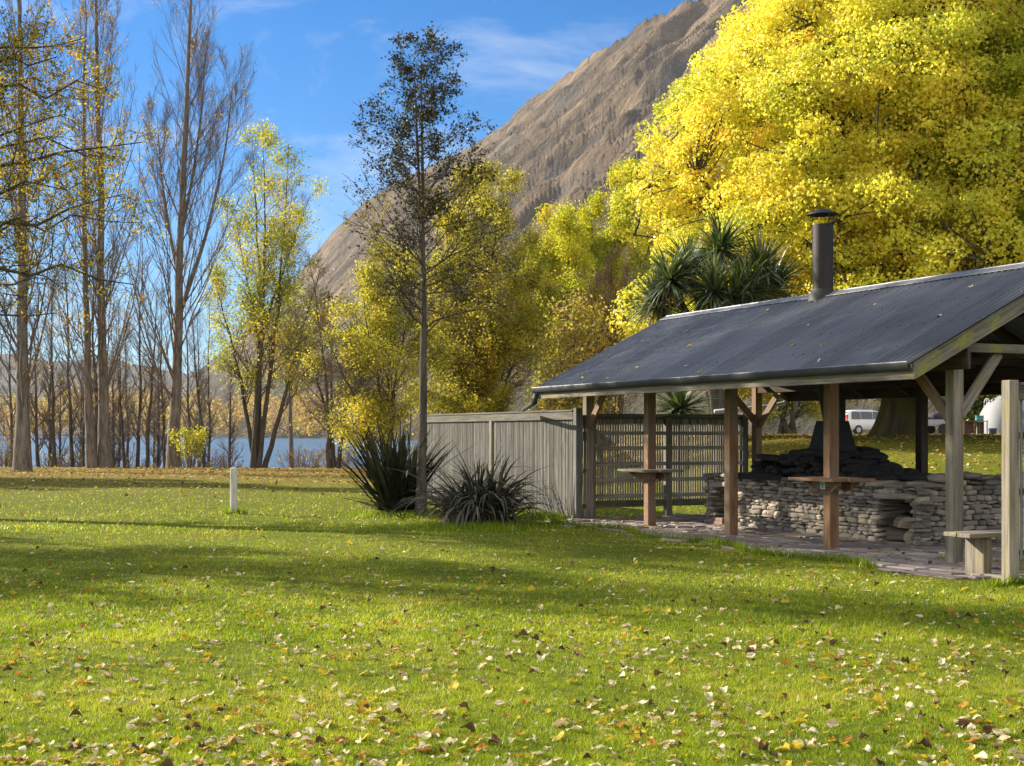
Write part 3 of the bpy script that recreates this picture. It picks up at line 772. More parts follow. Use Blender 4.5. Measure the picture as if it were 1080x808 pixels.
# ------------------------------------------------------------------ slatted screens
def screen(label, p0, p1, h, post_at, slat_side, posts=(W_GREY,), zb=.12, rails=(.35, 1.0, 1.6), pitch=.055, sw=.036, cap=True, slatm=None, z0=0.0):
    """p0,p1 in shelter coords (v,u); slats on slat_side (+1 = left of the p0->p1 direction)"""
    a = np.array(loc(*p0)); b = np.array(loc(*p1)); d = b - a; L = np.linalg.norm(d); rz = math.atan2(d[1], d[0])
    e = empty('slatted_fence', tuple(a + np.array([0, 0, z0])), label, 'fence', 'slatted timber screens round the shelter', rz)
    for k, s in enumerate(post_at):
        g = Geo(); hh = h + (.06 if k in (0, len(post_at) - 1) else -.02); box(g, (s, 0, hh / 2 - .05), (.065, .065, hh / 2 + .05), None, .008, .5); g.build('post', posts[min(k, len(posts) - 1)], e)
    for z in rails:
        g = Geo(); bar(g, (post_at[0], -slat_side * .03, z), (post_at[-1], -slat_side * .03, z), .04, .055 if len(rails) < 5 else .07, tint=.45); g.build('rail', W_GREY if len(rails) < 5 else W_SLAT_LIT, e)
    if cap:
        g = Geo(); bar(g, (post_at[0] + .066, slat_side * .052, h - .075), (post_at[-1] - .066, slat_side * .052, h - .075), .03, .15, tint=.35)
        bar(g, (post_at[0] + .066, slat_side * .02, h + .02), (post_at[-1] - .066, slat_side * .02, h + .02), .13, .035, tint=.2); g.build('cap_board', W_CAP, e)
    for s0, s1 in zip(post_at[:-1], post_at[1:]):
        g = Geo(); x = s0 + .085
        while x < s1 - .075:
            dx = rng.normal(0, .003); bot = zb + rng.normal(0, .012)
            bar(g, (x + dx, slat_side * .012, bot), (x + dx + rng.normal(0, .004), slat_side * .012, h - .06), sw * rng.uniform(.85, 1.1), .016, (0, 1, 0), .003); x += pitch
        g.build('slat_panel', slatm or W_SLAT, e)
    g = Geo(); bar(g, (post_at[0] + .07, slat_side * .0, zb - .03), (post_at[-1] - .07, slat_side * .0, zb - .03), .03, .13, tint=.2); g.build('kick_board', W_MOSS, e)
    return e
screen('long silvered slat fence behind the two dark flax clumps', (-.25, 9.52), (-.25, 17.3), 2.0, [0, 3.87, 7.75], +1, (W_TEAL, W_GREY, W_GREY), slatm=W_SLAT, pitch=.058, sw=.036)
screen('slatted end fence seen from its railed inside beneath the roof', (.14, 9.72), (3.55, 9.72), 1.93, [0.0, 1.66, 3.4], +1, (W_GREY, W_GREY, W_TEAL), rails=(.42, .72, 1.02, 1.32, 1.60), zb=.30, pitch=.054, sw=.034, slatm=W_SLAT_LIT)
screen('weathered fence end with a thick pale post at the right edge', (-1.10, -2.03), (2.6, -2.03), 2.1, [0, 1.9, 3.7], -1, (W_PALE, W_GREY, W_GREY), zb=.25)

# ------------------------------------------------------------------ bench
bo = loc(-.98, -1.12); be = empty('wooden_bench', tuple(bo), 'grey plank bench on a thick block leg beside the right fence', 'bench', None, RZ)
g = Geo()
for k in range(2): box(g, (1.0, -.11 + .215 * k, .462), (1.02, .102, .025), None, .006, .5 + .3 * k)
g.build('seat', W_GREY, be)
for x in (.30, 1.7):
    g = Geo(); box(g, (x, 0, .205), (.06, .15, .23), None, .008, .5); g.build('leg', W_PALE if x < 1 else W_GREY, be)

# ------------------------------------------------------------------ white marker post on the lawn
Yp = 27.3; e = empty('marker_post', (wx(246.5, Yp), Yp, ground_z(wx(246.5, Yp), Yp)), 'short square white post standing alone on the lawn', 'post', None, .25)
WHITE = mat_wood('chalky_white_paint', (.62, .61, .57), (.34, .33, .30), .25, .8, (.40, .38, .33))
g = Geo(); box(g, (0, 0, .42), (.068, .068, .48), None, .007, .6); g.build('shaft', WHITE, e)
g = Geo(); V = [(-.07, -.07, .90), (.07, -.07, .90), (.07, .07, .90), (-.07, .07, .90), (0, 0, .925)]
g.add(V, [[(0, 1, 4), (1, 2, 4), (2, 3, 4), (3, 0, 4)]]); g.build('post_cap', WHITE, e)
# ------------------------------------------------------------------ growth
def path_at(P, idx, s):
    K = P.shape[1]; f = np.clip(s * (K - 1), 0, K - 1.001); i = f.astype(int); w_ = (f - i)[:, None]
    a, b = P[idx, i], P[idx, i + 1]
    return a + (b - a) * w_, norm(b - a), i, w_[:, 0]
def grow(P, Rp, m, s0, s1, ang, lenf, k=5, up=.3, wig=.15, rr=.6, rmin=.004, taper=.25, az=None):
    n = len(P)
    idx = np.repeat(np.arange(n), m); M = n * m
    s = s0 + (s1 - s0) * ((np.tile(np.arange(m), n) + rng.random(M)) / m)
    st, T, i, w_ = path_at(P, idx, s)
    r = Rp[idx, i] * (1 - w_) + Rp[idx, i + 1] * w_
    q = rng.normal(size=(M, 3)); q = norm(q - (q * T).sum(1, keepdims=True) * T)
    an = np.asarray(ang if np.isscalar(ang) else rng.uniform(ang[0], ang[1], M))[..., None] * np.ones((M, 1))
    d = np.cos(an) * T + np.sin(an) * q
    PL = np.linalg.norm(np.diff(P, axis=1), axis=2).sum(1)[idx]
    L = lenf(s, PL) * rng.uniform(.7, 1.2, M)
    C = np.empty((M, k, 3)); C[:, 0] = st
    for j in range(1, k):
        d = norm(d + np.array([0, 0, up / (k - 1)]) + rng.normal(0, wig, (M, 3)))
        C[:, j] = C[:, j - 1] + d * (L / (k - 1))[:, None]
    r0 = np.maximum(r * rr, rmin)
    RR = r0[:, None] * np.linspace(1, taper, k)[None]
    return C, np.maximum(RR, rmin * .6)
def spline(pts, k=12):
    pts = np.asarray(pts, float); t_ = np.linspace(0, 1, len(pts)); x = np.linspace(0, 1, k)
    out = np.stack([np.interp(x, t_, pts[:, i]) for i in range(3)], 1)
    for _ in range(2): out[1:-1] = .25 * out[:-2] + .5 * out[1:-1] + .25 * out[2:]
    return out
def trunk_path(base, top, k=14, wob=.01):
    base = np.asarray(base, float); top = np.asarray(top, float)
    P = base + (top - base) * np.linspace(0, 1, k)[:, None]; Lh = np.linalg.norm(top - base)
    w_ = np.cumsum(rng.normal(0, wob * Lh / k ** .5, (k, 2)), 0); w_ -= np.linspace(0, 1, k)[:, None] * w_[-1]
    P[:, :2] += w_; return P
def flare(r, k, tip=.05, fl=.35):
    x = np.linspace(0, 1, k); return r * ((1 - x) * (1 - tip) + tip) * (1 + fl * np.exp(-x * k * 1.1))
def cards(g, pos, size, bias=None, b=1.0, aspect=.7, tint=None, fold=.16, droop=0.0):
    n = len(pos)
    if n == 0: return
    nn = rng.normal(size=(n, 3))
    if bias is not None: nn = nn + bias * b
    nn = norm(nn); q = rng.normal(size=(n, 3)); q[:, 2] -= droop
    T = norm(q - (q * nn).sum(1, keepdims=True) * nn); B = np.cross(nn, T)
    s = np.broadcast_to(size, (n,))[:, None] * rng.uniform(.7, 1.25, (n, 1))
    V = np.stack([pos - T * s * .5, pos + B * s * .5 * aspect - T * s * .06 + nn * s * fold, pos + T * s * .5, pos - B * s * .5 * aspect - T * s * .06 + nn * s * fold], 1).reshape(-1, 3)
    tt = rng.random(n) if tint is None else np.broadcast_to(tint, (n,))
    g.add(V, [np.arange(n * 4).reshape(n, 4)], np.repeat(tt, 4))
def along(P, per, s0=.25, s1=1.0, jit=.05):
    idx = np.repeat(np.arange(len(P)), per); s = rng.uniform(s0, s1, len(idx))
    return path_at(P, idx, s)[0] + rng.normal(0, jit, (len(idx), 3))

BARK_P = mat_bark('poplar_bark', (.21, .175, .14), (.065, .052, .042))
BARK_D = mat_bark('dark_bark', (.10, .082, .064), (.032, .026, .02))
BARK_W = mat_bark('willow_bark', (.13, .105, .07), (.045, .035, .024))
BARK_M = mat_bark('mossy_bark', (.13, .11, .07), (.05, .042, .028), .6, (.13, .12, .025))
BARK_A = mat_bark('pale_lichened_bark', (.10, .083, .065), (.03, .025, .02))
TWIG = mat_plain('bare_twigs', (.15, .115, .092), .9, 0, .3, 0, 3)
TWIG_R = mat_plain('reddish_bare_twigs', (.20, .12, .085), .9, 0, .35, 0, 3)

L_BIG = mat_leaf('butter_yellow_leaves', [(0, (.44, .49, .05)), (.3, (.69, .66, .075)), (.62, (.82, .72, .095)), (.88, (.84, .64, .08)), (1, (.74, .43, .05))], .5)
L_BIG2 = mat_leaf('green_yellow_leaves', [(0, (.26, .33, .02)), (.45, (.50, .51, .025)), (.8, (.66, .57, .03)), (1, (.62, .38, .02))], .5)
L_WIL = mat_leaf('willow_lime_leaves', [(0, (.25, .26, .035)), (.4, (.46, .44, .055)), (.8, (.65, .57, .07)), (1, (.62, .43, .06))], .55)
L_POP = mat_leaf('fading_green_leaves', [(0, (.28, .33, .03)), (.5, (.50, .50, .045)), (.85, (.66, .56, .06)), (1, (.66, .43, .05))], .55)
L_ORG = mat_leaf('orange_gold_leaves', [(0, (.42, .31, .03)), (.5, (.55, .36, .03)), (1, (.55, .22, .02))], .5)
L_DRK = mat_leaf('dark_alder_leaves', [(0, (.022, .026, .012)), (.6, (.048, .052, .02)), (.9, (.085, .075, .03)), (1, (.20, .12, .03))], .3)
L_OLV = mat_leaf('olive_brown_leaves', [(0, (.10, .10, .02)), (.6, (.24, .21, .04)), (1, (.42, .28, .05))], .5)
L_HDG = mat_leaf('dull_green_leaves', [(0, (.03, .05, .015)), (.6, (.07, .10, .025)), (1, (.14, .15, .03))], .35)

def plant(name, base, label, cat, group=None):
    return empty(name, tuple(base), label, cat, group)
def put(g, name, mat, e, smooth=False):
    off = np.array(e.location)
    g.V = [v - off for v in g.V]
    return g.build(name, mat, e, smooth)
def gp(px, Y, dz=-.05):
    X = wx(px, Y); return np.array([X, Y, float(ground_z(X, Y)) + dz])

# ---------------- tall bare poplars
def poplar(base, h, r, label, group, n1=44, spread=.30, gold=0, lower=.14, tops=(), nfine=12, limbs=()):
    e = plant('poplar_tree', base, label, 'tree', group)
    P = trunk_path(base, np.asarray(base) + np.array([rng.normal(0, .4), rng.normal(0, .4), h]), 16, .006)[None]; Rd = flare(r, 16, .04, .5)[None]
    parts = [(P, Rd)]
    for (zf, tip, rr) in limbs:
        st = P[0, int(zf * 15)]; q = spline([st, st + (np.asarray(tip) - st) * np.array([.5, .5, .32]), st + (np.asarray(tip) - st) * np.array([.85, .85, .66]), tip], 16)
        parts.append((q[None], (r * rr * np.linspace(1, .06, 16))[None]))
    g = Geo()
    for (p, rd) in parts: tubes(g, p, rd, 12, .5)
    put(g, 'trunk', BARK_P, e, True)
    g = Geo(); gl = Geo()
    for q, (p, rd) in enumerate(parts):
        f = 1 if q == 0 else .62
        L1, R1 = grow(p, rd, int(n1 * (1 if q == 0 else .5)), lower if q == 0 else .2, .93, (.3, .75), lambda s, L: (1.05 - s) ** .7 * L * spread * (1.1 if q == 0 else 1.25) + .9, 7, .8, .07, .21, .009, .2)
        L2, R2 = grow(L1, R1, 8, .12, .95, (.3, .7), lambda s, L: (1.1 - s) * L * .42 + .25, 5, .6, .1, .6, .006)
        L3, R3 = grow(L2, R2, nfine, .1, 1, (.3, .8), lambda s, L: .25 + .35 * L * (1.1 - s), 4, .35, .12, .7, .0045)
        tubes(g, L1, R1, 5); tubes(g, L2, R2, 4); tubes(g, L3, R3, 3)
        if gold:
            pk = L3[(noise2(L3[:, 0, 0] * .7 + L3[:, 0, 1], L3[:, 0, 2] * .4) > .05)]
            sel = rng.random(len(pk)) < gold
            pos = along(pk[sel], 5, .1, 1, .06); cards(gl, pos, .10)
    put(g, 'branches', TWIG, e, False)
    if gold: put(gl, 'leaves', L_ORG, e)
PG = 'tall bare poplars on the lake edge'
poplar(gp(23, 58), 25, .29, 'thick bare poplar nearest the left side with golden leaves lingering in its top', PG, 46, .26, .40, .07)
poplar(gp(97, 64), 24, .20, 'leaning bare poplar stem on the left of the touching pair', PG, 40, .24, .22, .06, nfine=11)
poplar(gp(111, 64.3), 28, .25, 'straighter taller bare poplar on the right of the touching pair', PG, 44, .24, .16, .08, nfine=11)
bC = gp(184, 68)
poplar(bC, 29, .28, 'big leafless poplar forking into spreading limbs, a leafy sapling at its foot', PG, 48, .25, .05, .1,
       limbs=((.33, (wx(252, 68), 67, wz(70, 68)), .42), (.36, (wx(160, 68), 69, wz(110, 68)), .38), (.40, (wx(215, 68), 68.5, wz(40, 68)), .36)))
poplar(gp(308, 82, 0), 19.5, .16, 'slim bare poplar rising above the green multi-stemmed tree', PG, 34, .22, 0, .3, nfine=9)

# ---------------- slender bare trunks on the lower bank
SG = 'slender bare trees on the lake bank'
spx = [(41, 76), (50, 80), (76, 79), (88, 83), (121, 80), (126, 86), (147, 80), (154, 77), (167, 84), (212, 80), (222, 85), (-8, 78), (62, 88), (137, 90), (30, 84), (58, 76), (83, 90), (105, 78), (115, 92), (133, 78), (160, 91), (175, 80), (202, 90), (218, 78), (240, 88), (14, 90)]
lab = 'slender leafless tree with a thin straight stem standing on the lake bank'
proto = None
for k, (px_, Y_) in enumerate(spx):
    b = gp(px_, Y_, -.1)
    if k < 4:
        e = plant('slender_tree', b, lab, 'tree', SG); h = (9, 13, 15, 11)[k]
        P = trunk_path(b, b + np.array([rng.normal(0, .5), rng.normal(0, .3), h]), 12, .012)[None]; Rd = flare(.13, 12, .08, .2)[None]
        g = Geo(); tubes(g, P, Rd, 8); put(g, 'trunk', BARK_D, e, True)
        L1, R1 = grow(P, Rd, 26, .2, .97, (.4, .9), lambda s, L: (1.1 - s) * L * .16 + .4, 6, .6, .1, .45, .008)
        L2, R2 = grow(L1, R1, 9, .1, 1, (.3, .8), lambda s, L: .3 + .4 * L * (1.1 - s), 4, .4, .12, .6, .005)
        L3, R3 = grow(L2, R2, 4, .1, 1, (.3, .8), lambda s, L: .2 + .3 * L, 3, .2, .1, .7, .004)
        g = Geo(); tubes(g, L1, R1, 4); tubes(g, L2, R2, 3); tubes(g, L3, R3, 3); put(g, 'branches', TWIG, e)
        gl = Geo(); pk = L3[rng.random(len(L3)) < .05]; cards(gl, along(pk, 3, .2, 1, .05), .09); put(gl, 'leaves', L_ORG, e)
        proto = (proto or []) + [e]
    else:
        s0 = proto[k % 4]; e = s0.copy(); COL.objects.link(e); e.location = tuple(b); e.rotation_euler = (0, 0, k * 1.7); sc = .85 + .03 * (k % 9); e.scale = (sc, sc, sc)
        for ch in s0.children:
            c2 = ch.copy(); COL.objects.link(c2); c2.parent = e

# ---------------- multi-stemmed leafy trees
def multi(name, base, stems, r, mats, label, group=None, leaf=.10, per=6, n1=16, n2=8, n3=6, len1=.35, ang=(.5, 1.0), up=.25, s0=.25, jit=.12, keep=1.0, bark=None, leaf2=None, twigmat=None, drop=0.0, seedn=.35):
    e = plant(name, base, label, 'tree', group)
    g = Geo(); gb = Geo(); gl = Geo(); g2 = Geo()
    for q, tip in enumerate(stems):
        tip = np.asarray(tip, float); b = np.asarray(base) + np.array([rng.normal(0, r * 1.3), rng.normal(0, r * 1.3), 0])
        mid = b + (tip - b) * np.array([.35, .35, .5]) + rng.normal(0, .02 * tip[2], 3)
        P = spline([b, mid, tip], 14); P[1:-1] += rng.normal(0, .03, (12, 3)); P = P[None]; Rd = flare(r * rng.uniform(.8, 1.1), 14, .06, .25)[None]
        tubes(g, P, Rd, 9)
        L1, R1 = grow(P, Rd, n1, s0, .98, ang, lambda s, L: (1.08 - s) * L * len1 + .5, 6, up, .12, .45, .008)
        L2, R2 = grow(L1, R1, n2, .12, 1, (.4, .9), lambda s, L: (1.15 - s) * L * .42 + .25, 5, up * .6 - drop, .14, .55, .006)
        tubes(gb, L1, R1, 5); tubes(gb, L2, R2, 4)
        L3, R3 = grow(L2, R2, n3, .1, 1, (.4, 1.0), lambda s, L: .2 + .35 * L, 4, .1 - drop, .12, .7, .0045)
        tubes(gb, L3, R3, 3)
        pk = L3[rng.random(len(L3)) < keep]
        if seedn > 0:
            pk = pk[noise2(pk[:, 0, 0] * .55 + pk[:, 0, 1] * .3, pk[:, 0, 2] * .55 - pk[:, 0, 1] * .2) > seedn - .6]
        pos = along(pk, per, .05, 1, jit)
        ti = np.clip(.5 + .5 * noise2(pos[:, 0] * .5, pos[:, 2] * .5 + pos[:, 1] * .3) + rng.normal(0, .2, len(pos)), 0, 1)
        if leaf2 is not None:
            m2 = noise2(pos[:, 0] * .35 + 9, pos[:, 2] * .35 + pos[:, 1] * .2) + rng.normal(0, .35, len(pos)) > .5
            cards(g2, pos[m2], leaf, None, 1, .65, None, .16, .3); pos, ti = pos[~m2], ti[~m2]
        cards(gl, pos, leaf, None, 1, .6, ti, .16, .3)
    put(g, 'trunk', bark or BARK_W, e, True); put(gb, 'branches', twigmat or TWIG, e); put(gl, 'crown', mats, e)
    if leaf2 is not None and g2.V: put(g2, 'leaves', leaf2, e)
    return e

YD = 70; bD = gp(272, YD)
multi('willow_tree', bD, [(wx(245, YD), YD, wz(215, YD)), (wx(262, YD), YD + 1, wz(140, YD)), (wx(281, YD), YD - 1, wz(135, YD)), (wx(305, YD), YD, wz(160, YD)), (wx(325, YD), YD + 1, wz(200, YD)), (wx(224, YD), YD, wz(285, YD)), (wx(342, YD), YD - 1, wz(280, YD))],
      .15, L_POP, 'multi-stemmed half-bare tree with thin green and yellow leaves by the lake', None, .125, 6, 21, 8, 6, .22, (.4, .9), .35, .30, .22, .7, BARK_D, L_WIL)
YW = 47; bE = gp(408, YW)
multi('willow_tree', bE, [(wx(380, YW), YW, wz(300, YW)), (wx(410, YW), YW + 1, wz(265, YW)), (wx(345, YW), YW - 1, wz(350, YW)), (wx(440, YW), YW, wz(290, YW)), (wx(372, YW), YW, wz(390, YW))],
      .10, L_WIL, 'low spreading yellow willow directly behind the upright flax', None, .095, 9, 18, 9, 8, .30, (.5, 1.1), .1, .2, .14, .85, BARK_D, L_OLV, None, .15)
YW = 52; bE2 = gp(500, YW)
multi('willow_tree', bE2, [(wx(470, YW), YW, wz(235, YW)), (wx(500, YW), YW + 1, wz(178, YW)), (wx(530, YW), YW - 1, wz(195, YW)), (wx(560, YW), YW + 1, wz(240, YW)), (wx(575, YW), YW, wz(320, YW)), (wx(450, YW), YW, wz(300, YW)), (wx(520, YW), YW - 2, wz(300, YW))],
      .13, L_WIL, 'broad lime yellow willow rising behind the long slat fence', None, .10, 11, 20, 10, 9, .28, (.5, 1.1), .12, .15, .14, .8, BARK_D, L_OLV, None, .12, .38)
YW = 62; bJ = gp(352, YW)
multi('willow_tree', bJ, [(wx(325, YW), YW, wz(262, YW)), (wx(345, YW), YW + 1, wz(330, YW)), (wx(372, YW), YW, wz(350, YW)), (wx(315, YW), YW, wz(345, YW))],
      .11, L_OLV, 'small olive willow with an orange tinge reaching over the shore shrubs', None, .14, 4, 12, 7, 6, .34, (.5, 1.2), .05, .25, .14, .7, BARK_D, L_ORG, None, .25)
YW = 80; b = gp(640, YW)
multi('poplar_tree', b, [(wx(600, YW), YW, wz(245, YW)), (wx(625, YW), YW + 1, wz(215, YW)), (wx(650, YW), YW - 1, wz(188, YW)), (wx(672, YW), YW + 1, wz(178, YW)), (wx(700, YW), YW, wz(190, YW))],
      .22, L_BIG2, 'distant green-gold poplar clump against the mountain', None, .15, 10, 22, 8, 7, .17, (.4, .9), .6, .15, .2, 1.0, BARK_W, L_WIL, None, 0, 0)
YW = 72; b = gp(588, YW)
multi('poplar_tree', b, [(wx(560, YW), YW, wz(265, YW)), (wx(580, YW), YW + 1, wz(228, YW)), (wx(600, YW), YW - 1, wz(232, YW)), (wx(618, YW), YW + 1, wz(280, YW))],
      .20, L_BIG2, 'dull green-gold poplar between the broad willow and the distant clump', None, .14, 9, 22, 8, 7, .20, (.4, .9), .5, .15, .2, .95, BARK_W, L_WIL, None, 0, .15)
YW = 58; b = gp(632, YW)
multi('bare_shrub_tree', b, [(wx(600, YW), YW, wz(330, YW)), (wx(622, YW), YW + 1, wz(292, YW)), (wx(645, YW), YW, wz(268, YW)), (wx(662, YW), YW, wz(290, YW)), (wx(612, YW), YW, wz(355, YW))],
      .10, L_OLV, 'leafless purple-brown twiggy tree left of the great yellow tree', None, .09, 1, 22, 10, 8, .20, (.35, .8), .45, .2, .1, .12, BARK_D, None, TWIG_R, 0, 0)
YW = 44; b = gp(606, YW)
multi('small_yellow_tree', b, [(wx(585, YW), YW, wz(350, YW)), (wx(606, YW), YW + .5, wz(318, YW)), (wx(622, YW), YW, wz(335, YW)), (wx(640, YW), YW, wz(370, YW)), (wx(570, YW), YW, wz(385, YW))],
      .06, mat_leaf('pale_gold_leaves', [(0, (.42, .36, .08)), (.5, (.62, .50, .12)), (1, (.60, .40, .09))], .5), 'small pale gold tree just left of the shelter roof', None, .12, 4, 14, 7, 5, .30, (.5, 1.0), .15, .15, .12, .7, BARK_D, L_WIL, None, .1, .2)
YW = 66; b = gp(832, YW)
multi('small_green_tree', b, [(wx(800, YW), YW, wz(405, YW)), (wx(822, YW), YW, wz(372, YW)), (wx(845, YW), YW, wz(375, YW)), (wx(868, YW), YW, wz(405, YW))],
      .14, L_POP, 'small round pale green tree seen through the shelter', None, .13, 5, 13, 7, 6, .34, (.5, 1.1), .05, .3, .14, .8, BARK_D, None, None, .1, .2)
YW = 105; b = gp(1046, YW)
multi('dark_green_tree', b, [(wx(1015, YW), YW, wz(405, YW)), (wx(1040, YW), YW, wz(385, YW)), (wx(1066, YW), YW, wz(395, YW)), (wx(1085, YW), YW, wz(410, YW))],
      .2, L_HDG, 'dark green bushy tree behind the campers', None, .28, 7, 14, 7, 6, .36, (.5, 1.2), .05, .1, .25, 1.0, BARK_D, None, None, .05, 0)

# ---------------- near dark alder standing alone by the fence
bA = gp(443.5, 26.4, -.03); hA = 9.2
e = plant('alder_tree', bA, 'slender dark tree with a straight pole trunk standing between the two flax clumps', 'tree')
P = trunk_path(bA, bA + np.array([.04, 0, hA]), 16, .004); P[:, 0] += .10 * np.sin(np.linspace(0, 1, 16) * 5) * .3
P = P[None]; Rd = (flare(.098, 16, .05, .35))[None]
g = Geo(); tubes(g, P, Rd, 14); 
P2 = trunk_path(P[0, 7], bA + np.array([-.12, .1, hA * .93]), 10, .006)[None]; R2_ = np.linspace(.05, .008, 10)[None]; tubes(g, P2, R2_, 8)
put(g, 'trunk', BARK_A, e, True)
g = Geo(); gl = Geo(); go = Geo()
def lenA(s, L): return np.interp(s, [.3, .36, .5, .6, .68, .8, .92, 1.0], [1.1, 1.8, 2.3, 1.9, 1.5, 1.3, .85, .3])
A1, B1 = grow(P, Rd, 74, .38, .99, (.8, 1.4), lenA, 8, .32, .13, .30, .006, .2)
A1b, B1b = grow(P2, R2_, 22, .2, .98, (.7, 1.3), lambda s, L: (1.05 - s) * .9 + .15, 7, .3, .13, .4, .005, .2)
A1 = np.concatenate([A1, np.concatenate([A1b, A1b[:, -1:]], 1)]); B1 = np.concatenate([B1, np.concatenate([B1b, B1b[:, -1:]], 1)])
A2, B2 = grow(A1[:, :7], B1[:, :7], 9, .18, 1, (.4, 1.0), lambda s, L: (1.2 - s) * L * .42 + .1, 5, .05, .16, .6, .0035)
A3, B3 = grow(A2, B2, 5, .1, 1, (.4, 1.0), lambda s, L: .08 + .35 * L, 4, 0, .14, .7, .0028)
tubes(g, A1, B1, 5); tubes(g, A2, B2, 4); tubes(g, A3, B3, 3); put(g, 'branches', BARK_D, e)
hz_ = A3[:, 0, 2]
dens = np.interp(hz_, [3.0, 4.0, 5.6, 6.3, 7.5, 9.0, 9.6], [.7, .8, .75, .62, .72, .6, .4])
pk = A3[(rng.random(len(A3)) < dens)]
pos = along(pk, 4, .1, 1, .035)
m_o = (pos[:, 2] < 6.4) & (noise2(pos[:, 0] * 1.3, pos[:, 2] * 1.3) > .1) | (rng.random(len(pos)) < .03)
cards(gl, pos[~m_o], .056, None, 1, .75); cards(go, pos[m_o], .052, None, 1, .75)
put(gl, 'crown', L_DRK, e); put(go, 'leaves', L_OLV, e)

# ---------------- near tree just outside the left edge, its dark limbs reach into view
bN = np.array([-14.2, 28.0, -.05])
e = plant('overhanging_tree', bN, 'dark limbs with sparse yellow-green leaves reaching in from the left edge', 'tree')
P = trunk_path(bN, bN + np.array([.8, .2, 12.4]), 14, .01)[None]; Rd = flare(.34, 14, .08, .4)[None]
g = Geo(); tubes(g, P, Rd, 12); put(g, 'trunk', BARK_D, e, True)
lim = []
for (zb, px_, py_, dY) in ((3.6, 60, 330, 0), (4.2, 110, 262, -1), (4.8, 140, 300, .5), (5.2, 130, 205, 1), (5.6, 150, 235, 0), (6.0, 90, 190, -1), (6.5, 125, 165, .5), (7.4, 150, 150, 0), (7.9, 70, 120, -.5), (8.8, 110, 95, .5), (9.6, 60, 60, 0), (10.2, 90, 40, .8), (4.6, 40, 240, 1.5)):
    Y_ = 28 + dY * .8; zb = zb * .78 + .3; st = bN + np.array([.08 * zb, 0, zb]); tip = np.array([wx(px_, Y_), Y_, wz(py_, Y_)])
    md = st + (tip - st) * .5 + np.array([0, 0, .55 + rng.normal(0, .25)])
    lim.append(spline([st, md, tip], 10))
lim = np.array(lim); lim[:, 1:-1] += rng.normal(0, .10, (len(lim), 8, 3)); lr = np.linspace(.07, .01, 10)[None].repeat(len(lim), 0) * rng.uniform(.6, 1.15, (len(lim), 1))
oth, otr = grow(P, Rd, 30, .40, .98, (.8, 1.3), lambda s, L: (1.25 - s) * 4.5 + 1.0, 10, .2, .1, .35, .012, .15)
lim2 = np.concatenate([lim, oth]); lr2 = np.concatenate([lr, otr])
A2, B2 = grow(lim2, lr2, 18, .15, 1, (.4, 1.0), lambda s, L: (1.15 - s) * L * .28 + .3, 6, -.05, .2, .45, .006)
A3, B3 = grow(A2, B2, 11, .1, 1, (.4, 1.0), lambda s, L: .15 + .35 * L, 5, -.2, .16, .6, .0045)
g = Geo(); tubes(g, lim2, lr2, 7); tubes(g, A2, B2, 4); tubes(g, A3, B3, 3); put(g, 'branches', BARK_D, e)
z3 = A3[:, 0, 2]
pk = A3[(rng.random(len(A3)) < np.interp(z3, [3.4, 5, 6.2, 7.5, 10], [.06, .3, .8, 1, 1])) & (noise2(A3[:, 0, 0] * .8, z3 * .8) > -.5)]
gl = Geo(); pos = along(pk, 5, .1, 1, .08); cards(gl, pos, np.where(pos[:, 2] > 10.5, .15, .085), None, 1, .55); put(gl, 'crown', mat_leaf('thin_ochre_leaves', [(0, (.20, .18, .02)), (.5, (.42, .34, .04)), (1, (.62, .42, .04))], .5), e)

# ---------------- its neighbour farther left, which shades the lawn
b = np.array([-23.5, 25.5, -.05])
multi('shade_tree', b, [b + np.array(q) for q in ((-2.5, 0, 11), (0, 1, 14), (3, -1, 13), (-.5, -2.5, 9.5), (1.5, 2.5, 11.5), (4, .5, 10))], .2, L_OLV, 'open crowned tree outside the left edge shading the lawn', None, .17, 5, 15, 8, 6, .36, (.5, 1.2), .1, .25, .25, .85, BARK_D, None, None, .05, .3)

b = np.array([-31.0, 52.0, -.05])
multi('shade_tree', b, [b + np.array(q) for q in ((-4, 0, 9), (0, 1, 13), (4, -1, 12), (-.5, -3, 9), (1, 3, 11), (5, 2, 8), (-2, 2, 12))], .22, L_HDG, 'dense green tree beyond the left edge shading the far lawn', None, .22, 7, 15, 8, 6, .38, (.5, 1.2), .1, .1, .25, 1, BARK_D, None, None, .05, 0)

